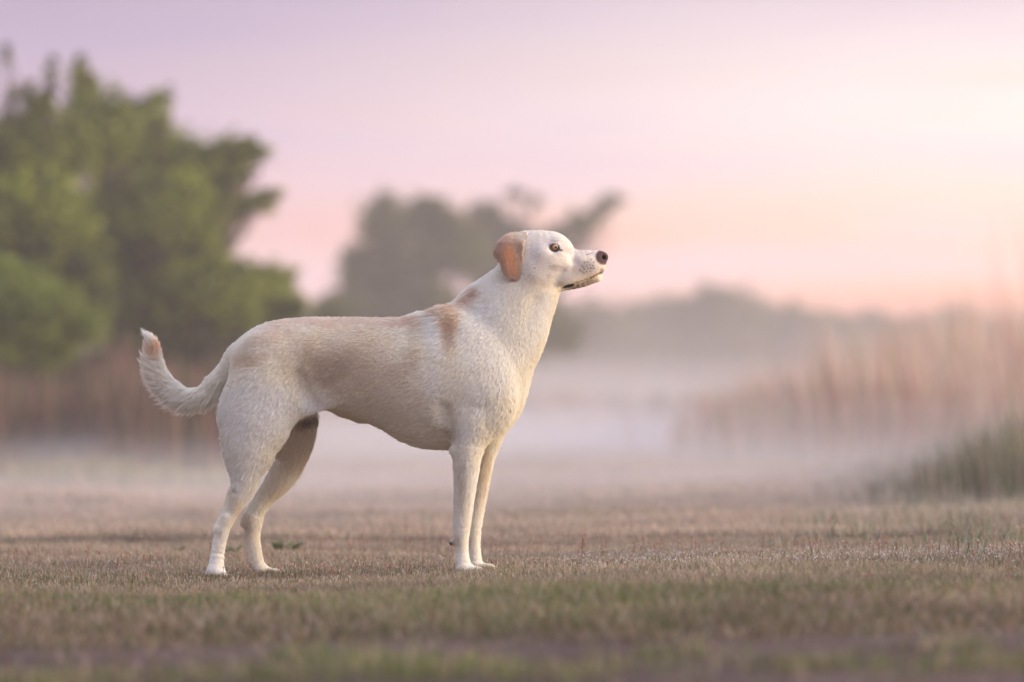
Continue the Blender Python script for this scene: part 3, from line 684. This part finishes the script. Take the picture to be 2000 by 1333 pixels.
# ---- surface nets
def surface_nets(F):
    neg = F < 0
    c = np.zeros([s-1 for s in F.shape], np.int8)
    for a in (0, 1):
        for b in (0, 1):
            for d in (0, 1): c += neg[a:F.shape[0]-1+a, b:F.shape[1]-1+b, d:F.shape[2]-1+d]
    act = (c > 0) & (c < 8); idx = np.argwhere(act); ID = np.full(act.shape, -1, np.int32); ID[act] = np.arange(len(idx))
    acc = np.zeros((len(idx), 3)); cnt = np.zeros(len(idx))
    cor = [(a, b, d) for a in (0, 1) for b in (0, 1) for d in (0, 1)]
    for c0 in cor:
        for ax in range(3):
            if c0[ax] == 1: continue
            c1 = list(c0); c1[ax] = 1
            v0 = F[idx[:, 0]+c0[0], idx[:, 1]+c0[1], idx[:, 2]+c0[2]]; v1 = F[idx[:, 0]+c1[0], idx[:, 1]+c1[1], idx[:, 2]+c1[2]]
            m = (v0 < 0) != (v1 < 0); t = v0[m]/(v0[m]-v1[m]); p = np.tile(np.array(c0, float), (m.sum(), 1)); p[:, ax] = t
            acc[m] += p; cnt[m] += 1
    V = (idx + acc/cnt[:, None])
    quads = []
    for ax in range(3):
        o = [i for i in range(3) if i != ax]
        s0 = [slice(None)]*3; s1 = [slice(None)]*3; s0[ax] = slice(0, -1); s1[ax] = slice(1, None)
        cr = neg[tuple(s0)] != neg[tuple(s1)]; e = np.argwhere(cr)
        ok = (e[:, o[0]] > 0) & (e[:, o[1]] > 0) & (e[:, o[0]] < F.shape[o[0]]-1) & (e[:, o[1]] < F.shape[o[1]]-1); e = e[ok]
        q = []
        for (a, b) in ((1, 1), (0, 1), (0, 0), (1, 0)):
            t = e.copy(); t[:, o[0]] -= a; t[:, o[1]] -= b; q.append(ID[t[:, 0], t[:, 1], t[:, 2]])
        q = np.stack(q, 1); fl = neg[e[:, 0], e[:, 1], e[:, 2]]
        if ax == 1: fl = ~fl
        q[~fl] = q[~fl][:, ::-1]; quads.append(q)
    return V, np.concatenate(quads)
DV, DF = surface_nets(FLD); DV = LO + DV*VOX
DF = DF[(DF >= 0).all(1)]
# light smoothing
def relax(V, F, it, lam):
    E = np.concatenate([F[:, [0, 1]], F[:, [1, 2]], F[:, [2, 3]], F[:, [3, 0]]]); n = len(V)
    cnt = np.bincount(E[:, 0], minlength=n) + np.bincount(E[:, 1], minlength=n) + 1e-9
    for _ in range(it):
        for l in (lam, -lam*1.02):
            A = np.stack([np.bincount(E[:, 0], V[E[:, 1], k], n) + np.bincount(E[:, 1], V[E[:, 0], k], n) for k in range(3)], 1)/cnt[:, None]
            V = V + (A - V)*l
    return V
DV = relax(DV, DF, 7, .55)
def vnormals(V, F):
    fn = np.cross(V[F[:, 2]]-V[F[:, 0]], V[F[:, 3]]-V[F[:, 1]]); n = np.zeros_like(V)
    for k in range(4):
        for a in range(3): n[:, a] += np.bincount(F[:, k], fn[:, a], len(V))
    return n/(np.linalg.norm(n, axis=1)[:, None] + 1e-12), fn
FUR = np.array([  # px, py, direction right, direction down, length mm
 (1175,503,-1,0,0),(1165,520,-1,.1,1.2),(1150,515,-1,.05,2.2),(1150,535,-1,.1,2.5),(1120,498,-1,.05,3),(1100,515,-1,.15,4),(1095,475,-1,-.2,4),(1083,484,-1,.1,1.0),(1070,455,-1,-.1,5),(1050,530,-1,.5,7),(1075,540,-1,.3,6),(1110,562,-1,.2,4),
 (1150,552,-.8,.1,2),(1120,565,-1,.1,2.5),(1165,545,-1,.1,1.5),(1030,480,-.9,.3,6),(1035,455,-1,0,6),(1000,500,.15,1,5),(980,480,-.1,1,5),(1008,535,.3,1,5),(1085,585,-.4,1,10),(1050,600,-.4,1,10),(1020,590,-.5,1,11),(1070,650,-.1,1,10),(1045,715,0,1,11),
 (970,530,-.7,1,14),(930,565,-1,.5,19),(880,596,-1,.35,18),(960,640,-.6,1,11),(990,690,-.45,1,11),(935,690,-.7,.8,11),(1010,760,-.2,1,14),(1016,792,.2,.5,13),(985,810,-.5,.8,14),(900,700,-.8,.7,11),(860,680,-.9,.6,11),
 (835,612,-1,.25,18),(800,622,-1,.2,15),(700,628,-1,.12,10),(600,630,-1,.15,10),(530,650,-1,.45,11),(470,690,-1,.8,12),(800,740,-1,.42,13),(700,720,-1,.35,12),(620,700,-1,.4,11),(850,830,-1,.45,15),(780,850,-1,.42,15),(850,875,-1,.1,13),
 (700,800,-1,.5,14),(650,780,-.8,.7,15),(625,795,-.7,1,22),(600,780,-.5,1,20),(690,825,-1,.3,14),(540,700,-.8,.7,12),(520,760,-.6,1,13),(575,790,-.3,1,15),(480,790,-.7,1,14),(430,820,-.8,.8,17),(437,900,-.8,.9,17),(530,850,-.5,1,12),
 (480,900,-.4,1,11),(475,950,-.3,1,8),(445,1010,-.2,1,5),(425,1040,-.1,1,5),(425,1085,.1,1,4),(422,1100,.2,1,4),(430,1118,.5,1,4),(590,840,-.4,1,13),(560,910,-.5,1,11),(520,970,-.5,1,8),(485,1020,.1,1,5),(497,1075,.15,1,4),(535,1115,1,.4,3),
 (920,830,-.5,1,12),(890,880,-.7,1,9),(912,910,-.35,1,9),(908,960,-.25,1,7),(904,1010,-.15,1,6),(895,1055,-.2,1,5),(903,1090,.1,1,4),(932,1113,1,.4,3),(960,860,-.2,1,9),(945,930,-.15,1,7),(928,1020,-.1,1,5),(928,1090,.1,1,4),(955,1107,1,.4,3),
 (440,715,-.8,.6,12),(430,745,-.8,.8,16),(420,775,-.7,.9,22),(395,765,-.9,.5,17),(385,790,-.8,.75,24),(350,785,-1,.35,24),(345,765,-.9,.1,18),(315,765,-1,-.1,22),(325,735,-.6,-.6,15),(290,730,-.8,-.65,20),(310,705,-.25,-1,14),(283,690,-.5,-1,17),(300,680,-.2,-1,13),(290,655,-.45,-1,15)], float)
DN, FN = vnormals(DV, DF)
if (DN[:, 2]*(DV[:, 2]-.42))[DV[:, 2] > .3].mean() < 0:
    DF = DF[:, ::-1]; DN = -DN; FN = -FN

# the skin lies under the coat: draw it in by the depth of the hair that grows there
_px, _py = to_px(DV); _L = np.zeros(len(DV)); _w = np.zeros(len(DV))
for (cx, cy, vx, vy, ln) in FUR:
    w = 1/(((_px-cx)**2 + (_py-cy)**2) + 110)**1.35; _L += w*ln; _w += w
DV = DV - DN*(np.clip(_L/_w, 0, 24)*.001*.24)[:, None]
DN, FN = vnormals(DV, DF)

# ---- coat colours: pigment, plus shade painted into a few hollows and the face
WHT, CRM, TAN, BUF = np.array((.89, .845, .73)), np.array((.84, .72, .535)), np.array((.66, .48, .32)), np.array((.60, .465, .305))
def NOSE(px, py): return np.sqrt(((px-1178)/16.5)**2 + ((py-503-(px-1178)*.12)/(16.5))**2)
def coat(P, Nn):
    px, py = to_px(P); yy = P[:, 1]/PXM; n = len(P)
    C = np.tile(CRM*.6 + WHT*.4, (n, 1))
    def put(cx, cy, rx, ry, col, a=1.0, ang=0, soft=1.0, m=None, nz=.35):
        t = math.radians(ang); dx = px-cx; dy = py-cy
        u = (dx*math.cos(t) + dy*math.sin(t))/rx; v = (-dx*math.sin(t) + dy*math.cos(t))/ry
        d = np.sqrt(u*u+v*v) + nz*N1
        w = np.clip((1.15 - d)/(.6*soft), 0, 1); w = w*w*(3-2*w)*a
        if m is not None: w = w*m
        C[:] = C*(1-w[:, None]) + np.asarray(col)*w[:, None]
    N1 = fbm(P, 45, 5, 3)
    # buff mantle over the back and flanks
    put(680, 700, 185, 90, BUF, .62, soft=1.7, nz=.5); put(655, 715, 100, 42, BUF*.80, .5, 12, soft=1.6, nz=.4); put(760, 780, 130, 90, CRM*.84, .5, 15, soft=1.6)
    put(660, 626, 200, 16, (.66, .47, .36), .55); put(485, 700, 50, 26, BUF*.9, .6, -25, soft=1.7, nz=.5); put(530, 655, 60, 20, (.62, .48, .38), .5, -20)
    put(590, 745, 30, 45, CRM, .6, 0); put(803, 630, 38, 20, (.62, .43, .31), .7, -10, soft=1.6, nz=.6); put(812, 700, 22, 30, BUF, .35)
    # white shoulder stripe, red-brown saddle patches
    put(852, 655, 18, 58, WHT, .95, -14); put(845, 735, 26, 50, WHT, .6, -10)
    put(884, 630, 24, 36, (.54, .335, .215), .85, 8, soft=1.5, nz=.6); put(880, 672, 18, 32, (.50, .37, .26), .75, -5, soft=1.6, nz=.6); put(905, 592, 42, 15, (.62, .43, .31), .75, -28, soft=1.5, nz=.6); put(933, 570, 15, 11, (.50, .31, .22), .75, -30, soft=1.5, nz=.6)
    put(860, 604, 34, 9, (.58, .38, .28), .6, -8)
    put(960, 555, 26, 30, WHT, .5); put(940, 640, 40, 70, WHT, .8, 25); put(960, 700, 60, 120, WHT, .6, 10); put(1045, 640, 22, 90, WHT, .8, 25)
    put(985, 790, 40, 40, CRM, .4)
    # limbs
    put(505, 805, 86, 70, WHT, .9); put(470, 900, 60, 80, WHT, .55); put(430, 1090, 40, 70, WHT, .9); put(620, 785, 34, 22, WHT, .7)
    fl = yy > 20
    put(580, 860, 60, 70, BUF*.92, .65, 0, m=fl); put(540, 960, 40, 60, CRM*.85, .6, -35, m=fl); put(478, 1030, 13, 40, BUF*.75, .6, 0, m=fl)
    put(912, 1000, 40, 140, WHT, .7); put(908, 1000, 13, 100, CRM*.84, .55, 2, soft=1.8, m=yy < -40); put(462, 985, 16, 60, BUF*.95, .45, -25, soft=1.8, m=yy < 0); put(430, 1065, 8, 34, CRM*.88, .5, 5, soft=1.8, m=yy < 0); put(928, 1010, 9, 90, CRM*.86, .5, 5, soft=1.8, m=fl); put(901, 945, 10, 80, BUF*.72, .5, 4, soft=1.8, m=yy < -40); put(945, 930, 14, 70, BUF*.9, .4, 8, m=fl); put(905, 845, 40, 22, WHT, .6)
    put(892, 1055, 9, 16, BUF*.8, .5); put(428, 1042, 9, 8, BUF*.7, .5, m=yy < 0)
    # belly buff; elbow patch mixes dark hair and painted shade; groin shade painted
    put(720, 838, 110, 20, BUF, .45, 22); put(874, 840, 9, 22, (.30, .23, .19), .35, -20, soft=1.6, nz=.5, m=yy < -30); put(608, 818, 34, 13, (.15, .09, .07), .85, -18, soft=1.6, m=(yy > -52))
    # tail
    put(303, 688, 15, 20, (.62, .38, .24), .85, 20, soft=1.6, nz=.5); put(314, 684, 9, 26, (.74, .50, .33), .75, 0, soft=1.5); put(288, 655, 12, 14, WHT, .95); put(340, 770, 60, 30, WHT, .5)
    # head, with grey shading under cheek and eye painted in
    hd = px > 955
    put(1075, 500, 70, 55, (.74, .70, .65), .8, m=hd); put(1147, 522, 42, 26, (.30, .27, .275), .72, m=hd, soft=1.5); put(1072, 476, 16, 12, (.62, .58, .55), .5, m=hd); put(1088, 497, 16, 5, (.50, .45, .42), .5, 15, m=hd); put(1052, 548, 30, 10, (.60, .53, .44), .5, 20, m=hd); put(1135, 492, 40, 9, (.52, .46, .44), .6, 5, m=hd)
    put(1092, 524, 24, 8, (.42, .37, .36), .6, 10, m=hd, nz=.2); put(1158, 540, 16, 7, (.56, .42, .32), .6, -25, m=hd)
    put(1138, 558, 36, 7, (.36, .25, .16), .75, -20, m=hd, nz=.1)
    ear_ = (np.abs(yy) > 49 - 17*np.clip((482-py)/20, 0, 1)) & (px < 1036) & (px > 955) & (py < 556) & (py > 446)
    from_edge = np.full(n, 50.0); ii = np.where(ear_)[0]
    q = np.stack([px[ii], py[ii]], 1); dmin = np.full(len(ii), 1e9)
    for i in range(len(EAR)):
        a, b = EAR[i], EAR[(i+1) % len(EAR)]; ab = b-a; t = np.clip(((q-a)@ab)/(ab@ab), 0, 1); dmin = np.minimum(dmin, np.linalg.norm(q-a-t[:, None]*ab, axis=1))
    ins = np.zeros(len(ii), bool)
    for i in range(len(EAR)):
        a, b = EAR[i], EAR[(i+1) % len(EAR)]; c_ = ((a[1] > q[:, 1]) != (b[1] > q[:, 1])) & (q[:, 0] < (b[0]-a[0])*(q[:, 1]-a[1])/(b[1]-a[1]+1e-12)+a[0]); ins ^= c_
    ear_[ii] = ins | (dmin < 1.8); from_edge[ii] = np.where(ear_[ii], dmin, 50)
    put(995, 500, 38, 55, (.56, .385, .275), .95, -20, m=ear_, soft=.7); put(994, 502, 17, 34, (.70, .36, .19), .95, -18, m=ear_, soft=1.6); put(1002, 522, 12, 22, (.64, .35, .20), .7, -10, m=ear_)
    put(1012, 480, 6, 40, (.50, .38, .28), .6, -12, m=ear_)
    rimm = ear_ & (from_edge < 3.5); C[rimm] = C[rimm]*.35 + np.array((.66, .50, .38))*.65
    put(1029, 472, 3.2, 13, (.22, .12, .09), .85, 8, m=ear_, soft=.8, nz=.1); put(1010, 462, 16, 5, (.62, .52, .44), .6, 5, m=ear_)  # narrow dark patch paints the shaded hollow of the ear's front fold
    put(1003, 543, 9, 5, (.56, .36, .29), .7, m=ear_)
    # eye rim, nose, lips, whisker pits
    put(1084, 485, 17, 12, (.40, .345, .32), .6, 14, soft=1.3, m=hd); put(1083, 484.5, 11.0, 8.3, (.022, .014, .012), 1.0, 12, soft=.4, m=hd*1.0, nz=.03); put(1095.5, 489, 5, 2.2, (.06, .04, .035), .85, 25, soft=.6, nz=.05, m=hd*1.0)
    put(1083, 471, 12, 3, (.45, .36, .30), .35, 0, nz=.1, m=hd*1.0)
    sp = np.clip((1.0 - NOSE(px, py))*5, 0, 1); C[:] = C*(1-sp[:, None]) + np.array((.062, .026, .024))*sp[:, None]
    put(1179, 503.5, 4.5, 5, (.012, .008, .008), .95, 0, soft=.5, nz=0)
    put(1111, 559, 12, 3.3, (.018, .012, .014), 1.0, -14, soft=.4, nz=.08); put(1135, 549.5, 15, 1.3, (.22, .15, .12), .5, -20, soft=.6, nz=.08); put(1166, 536, 11, 1.5, (.22, .14, .11), .5, -28, soft=.6, nz=.1)
    put(1176, 530, 5, 7, (.24, .16, .13), .6, nz=.1)
    for (a, b) in [(1142,513),(1148,512),(1155,507),(1160,513),(1137,519),(1140,523),(1146,520),(1152,518),(1158,519),(1133,528),(1137,531),(1142,527),(1148,525),(1154,524),(1160,525),(1141,534),(1146,531),(1153,530),(1148,498),(1152,496),(1156,495),(1047,523)]:
        put(a, b, 1.5, 1.5, (.05, .04, .045), .85, 0, soft=.8, nz=0)
    put(878, 1063, 6.5, 6, (.10, .05, .045), .95, soft=.5, nz=0, m=yy < -40); put(912, 1060, 4, 7, (.32, .10, .08), .9, soft=.5, nz=.1, m=yy > 30)
    # toes: faint claws
    C *= (1 + .05*fbm(P, 160, 8, 2) + .05*fbm(P, 22, 18, 2))[:, None]
    return np.clip(C, 0, .93)
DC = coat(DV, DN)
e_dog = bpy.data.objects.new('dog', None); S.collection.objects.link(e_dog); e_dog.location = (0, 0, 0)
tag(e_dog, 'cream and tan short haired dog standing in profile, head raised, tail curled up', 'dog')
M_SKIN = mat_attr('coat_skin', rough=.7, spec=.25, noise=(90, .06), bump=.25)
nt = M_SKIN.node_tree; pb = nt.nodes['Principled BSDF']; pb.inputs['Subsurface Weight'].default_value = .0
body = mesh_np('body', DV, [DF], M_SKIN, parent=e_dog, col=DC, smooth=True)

# nose leather and claws carry gloss of their own
M_WET = bpy.data.materials.new('eye_wet'); M_WET.use_nodes = True; nt = M_WET.node_tree; pb = nt.nodes['Principled BSDF']
tcn = N(nt, 'ShaderNodeTexCoord'); ln = N(nt, 'ShaderNodeVectorMath', operation='LENGTH')
mpn = N(nt, 'ShaderNodeMapping', vector_type='POINT'); nt.links.new(tcn.outputs['Object'], mpn.inputs[0])
mpn.inputs['Location'].default_value = (0, 1, 0); mpn.inputs['Scale'].default_value = (1, 1, 1)
nt.links.new(mpn.outputs[0], ln.inputs[0])
rr = ramp(nt, [(0, (.004, .003, .003)), (.235, (.005, .003, .003)), (.29, (.55, .30, .11)), (.66, (.44, .20, .06)), (.74, (.03, .012, .006)), (.84, (.25, .18, .15)), (1, (.3, .2, .17))], 'LINEAR')
nt.links.new(ln.outputs['Value'], rr.inputs[0]); nt.links.new(rr.outputs[0], pb.inputs['Base Color'])
pb.inputs['Roughness'].default_value = .06; pb.inputs['Coat Weight'].default_value = 1.0; pb.inputs['Coat Roughness'].default_value = .02
def sphere(name, loc, r, mat, parent, rot=(0, 0, 0), nu=28, nv=18):
    V = [(math.sin(math.pi*i/nv)*math.cos(2*math.pi*j/nu), math.sin(math.pi*i/nv)*math.sin(2*math.pi*j/nu), math.cos(math.pi*i/nv)) for i in range(nv+1) for j in range(nu)]
    F = [(i*nu+j, (i+1)*nu+j, (i+1)*nu+(j+1) % nu, i*nu+(j+1) % nu) for i in range(nv) for j in range(nu)]
    o = mesh_np(name, np.array(V), [np.array(F)], mat, parent=parent, smooth=True); o.location = loc; o.scale = (r, r, r); o.rotation_euler = rot; return o
for s in (-1, 1):
    p = at(1083, 484, s*33*PXM)
    sphere('eye', tuple(p), 10.6*PXM, M_WET, e_dog, rot=(0 if s < 0 else math.pi, .0, math.radians(16 if s < 0 else -16)))
# claws
M_CLAW = mat_attr('claw', rough=.35, spec=.5)
def claw(px, py, yq):
    p = at(px, py, yq*PXM); Q = [p + np.array((-.004, 0, .0015)), p + np.array((.002, 0, .001)), p + np.array((.007, 0, -.0035))]
    v, f = tube(Q, [.0022, .0019, .0004], 7); mesh_np('claw', v, [f], M_CLAW, parent=e_dog, col=np.tile((.42, .30, .25), (len(v), 1)), smooth=True)
for q in (-15, -5, 5, 15):
    b = 3*(abs(q) < 9)
    claw(942+b, 1117, -70+q); claw(965+b, 1110, 70+q); claw(442, 1125, -65+q); claw(549+b, 1121, 65+q)

# ---- fur
def make_fur(NF):
    a = np.linalg.norm(FN, axis=1)/2; ctr = DV[DF].mean(1); px, py = to_px(ctr)
    near = np.where(FN[:, 1] < .35*np.linalg.norm(FN, axis=1), 1.0, .35)
    head = np.where(px > 955, 1.6, 1.0); low = np.where(py > 950, 1.2, 1.0)
    w = a*near*head*low; w /= w.sum(); fi = rng.choice(len(DF), NF, p=w)
    u, v = rng.random((2, NF, 1)); Q = DV[DF[fi]]; R = (Q[:, 0]*(1-u)*(1-v) + Q[:, 1]*u*(1-v) + Q[:, 2]*u*v + Q[:, 3]*(1-u)*v)
    nn = DN[DF[fi]]; Nr = (nn[:, 0]*(1-u)*(1-v) + nn[:, 1]*u*(1-v) + nn[:, 2]*u*v + nn[:, 3]*(1-u)*v); Nr /= np.linalg.norm(Nr, axis=1)[:, None]
    px, py = to_px(R); yy = R[:, 1]/PXM
    D = np.zeros((NF, 3)); L = np.zeros(NF); Wt = np.zeros(NF)
    for (cx, cy, vx, vy, ln) in FUR:
        w = 1/(((px-cx)**2 + (py-cy)**2) + 110)**1.35
        s = 1/math.hypot(vx, vy); D[:, 0] += w*vx*s; D[:, 2] -= w*vy*s; L += w*ln; Wt += w
    D /= Wt[:, None]; L = L/Wt*.001*np.where(px < 432, 1.0, np.where(py > 900, 1.2, .9))
    # whiskery parts stay bald
    bald = (NOSE(px, py) < .97) | (((px-1083)/11.5)**2 + ((py-484.5)/9)**2 < 1) | (((px-878)**2 + (py-1063)**2 < 36) & (yy < -40)) | ((((px-1112)*.97 - (py-558.5)*.24)/12)**2 + (((px-1112)*.24 + (py-558.5)*.97)/3.6)**2 < 1)
    tail = (px < 432) & (py < 830)
    n1 = fbm(R, 50, 41, 2)[:, None]; n3 = fbm(R, 14, 91, 2)[:, None]
    ox = px - 372; oz = -(py - 688); ol = np.hypot(ox, oz) + 1e-6; O = np.stack([ox/ol, 0*ox, oz/ol], 1)
    D = D + O*(.55*tail)[:, None]; outw = np.clip((Nr*O).sum(1), 0, 1)*tail
    T1 = np.stack([-D[:, 2], np.zeros(NF), D[:, 0]], 1)
    # clumps: each lock shares its lean, lift and a shade of colour
    NC = int(NF/5); from mathutils import kdtree
    kd = kdtree.KDTree(NC)
    for i_ in range(NC): kd.insert(R[i_], i_)
    kd.balance(); ck = np.array([kd.find(r_)[1] for r_ in R])
    cr = rng.normal(0, 1, (NC, 4))
    D = D + T1*(n1*.12 + n3*.24 + cr[ck, 0:1]*.09) + rng.normal(0, .06, (NF, 3))
    T = D - Nr*(D*Nr).sum(1)[:, None]; T /= np.linalg.norm(T, axis=1)[:, None] + 1e-9
    long_ = np.clip((L-.006)/.010, 0, 1)
    lift = .26 + .10*long_ + .12*tail + .55*outw + cr[ck, 1]*(.055 + .05*long_) + rng.normal(0, .05, NF) + np.where(rng.random(NF) < .05 + .05*long_, .32, 0)
    lift = np.clip(lift, .06, .95)[:, None]
    L = L*rng.uniform(.75, 1.15, NF)*(1 + .16*np.clip(cr[ck, 2], -2, 2))*(1 + .45*outw)
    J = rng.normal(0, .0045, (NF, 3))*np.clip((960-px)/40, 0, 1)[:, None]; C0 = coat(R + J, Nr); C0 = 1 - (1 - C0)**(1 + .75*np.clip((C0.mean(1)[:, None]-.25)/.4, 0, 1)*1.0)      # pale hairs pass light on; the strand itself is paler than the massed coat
    C = C0*np.clip(1 + .05*cr[ck, 3:4], .75, 1.25)*rng.uniform(.86, 1.08, (NF, 1))
    tipc = R[ck] + T[ck]*L[ck][:, None]*.95 + Nr[ck]*(L[ck][:, None]*lift[ck]*.5)      # the lock's own tip
    pull = (.55*np.clip((L-.003)/.006, 0, 1))[:, None]
    keep = ~bald & (L > .0007); R, Nr, T, lift, L, C, tipc, pull = [q_[keep] for q_ in (R, Nr, T, lift, L, C, tipc, pull)]
    n = len(R)
    ts = np.array((0, .33, .68, 1.0)); P = np.zeros((n, 4, 3), np.float32)
    droop = np.array((0, 0, -1.0)); dk = np.where((L > .014), .12, .04)[:, None]
    for k, t in enumerate(ts):
        q_ = R - Nr*.0002 + L[:, None]*(T*(t*(1-.12*lift)) + Nr*lift*(t - .5*t*t) + droop*dk*t*t)
        P[:, k] = q_ + (tipc - q_)*pull*t**1.6
    cu = bpy.data.hair_curves.new('fur'); cu.add_curves([4]*n)
    cu.attributes['position'].data.foreach_set('vector', P.ravel()) if 'position' in cu.attributes else cu.points.foreach_set('position', P.ravel())
    rad = np.tile(np.array((1.0, .9, .65, .12)), (n, 1))*(.00019 + .00003*(L[:, None] > .009))
    ra = cu.attributes.get('radius') or cu.attributes.new('radius', 'FLOAT', 'POINT'); ra.data.foreach_set('value', rad.astype(np.float32).ravel())
    ca = cu.attributes.new('col', 'FLOAT_COLOR', 'CURVE'); c4 = np.ones((n, 4), np.float32); c4[:, :3] = np.clip(C, 0, .965); ca.data.foreach_set('color', c4.ravel())
    m = bpy.data.materials.new('fur'); m.use_nodes = True; nt = m.node_tree; nt.nodes.clear()
    at_ = N(nt, 'ShaderNodeAttribute', attribute_name='col')
    d = N(nt, 'ShaderNodeBsdfDiffuse'); tr = N(nt, 'ShaderNodeBsdfTranslucent'); hr = N(nt, 'ShaderNodeBsdfHair', component='Reflection'); hr.inputs['Color'].default_value = (.9, .9, .9, 1)
    hr.inputs['RoughnessU'].default_value = .35; hr.inputs['RoughnessV'].default_value = .6
    nt.links.new(at_.outputs['Color'], d.inputs[0]); nt.links.new(at_.outputs['Color'], tr.inputs[0])
    m1 = N(nt, 'ShaderNodeMixShader', inp={0: .45}); m2 = N(nt, 'ShaderNodeMixShader', inp={0: .05})
    nt.links.new(d.outputs[0], m1.inputs[1]); nt.links.new(tr.outputs[0], m1.inputs[2]); nt.links.new(m1.outputs[0], m2.inputs[1]); nt.links.new(hr.outputs[0], m2.inputs[2])
    o = N(nt, 'ShaderNodeOutputMaterial'); nt.links.new(m2.outputs[0], o.inputs[0])
    cu.materials.append(m); ob = bpy.data.objects.new('fur', cu); S.collection.objects.link(ob); ob.parent = e_dog; ob['kind'] = 'stuff'
    return ob
make_fur(FURN)
# whiskers and brow hairs
def whiskers():
    cu = bpy.data.hair_curves.new('whiskers'); P = []; 
    for s in (-1, 1):
        for (a, b, vx, vy, L) in [(1140,523,-.2,.55,.03),(1146,520,-.1,.5,.035),(1152,524,0,.6,.03),(1148,531,-.3,.8,.03),(1158,525,.1,.6,.022),(1137,531,-.5,.7,.035),(1133,545,-.6,.5,.022),(1150,549,0,1,.02),(1135,556,-.3,1,.02),(1160,545,.3,1,.015)]:
            p = at(a, b, s*(24 if b < 540 else 13)*PXM); d = np.array((vx, s*.9, -vy)); d /= np.linalg.norm(d)
            P += [p, p + d*L*.5, p + d*L + np.array((-.2*L, 0, -.15*L))]
        for (a, b, vx, vy, L) in [(1110,470,.8,-1,.02),(1113,472,1,-.7,.022),(1108,469,.5,-1,.018)]:
            p = at(a, b, s*18*PXM); d = np.array((vx, s*.3, -vy)); d /= np.linalg.norm(d); P += [p, p + d*L*.5, p + d*L + np.array((.1*L, 0, 0))]
    n = len(P)//3; cu.add_curves([3]*n); cu.attributes['position'].data.foreach_set('vector', np.array(P, np.float32).ravel())
    ra = cu.attributes.get('radius') or cu.attributes.new('radius', 'FLOAT', 'POINT'); ra.data.foreach_set('value', np.tile(np.array((.00022, .00016, .00005), np.float32), n))
    ca = cu.attributes.new('col', 'FLOAT_COLOR', 'CURVE'); c4 = np.ones((n, 4), np.float32); c4[:, :3] = (.7, .64, .58); ca.data.foreach_set('color', c4.ravel())
    cu.materials.append(bpy.data.materials['fur']); ob = bpy.data.objects.new('whiskers', cu); S.collection.objects.link(ob); ob.parent = e_dog
whiskers()
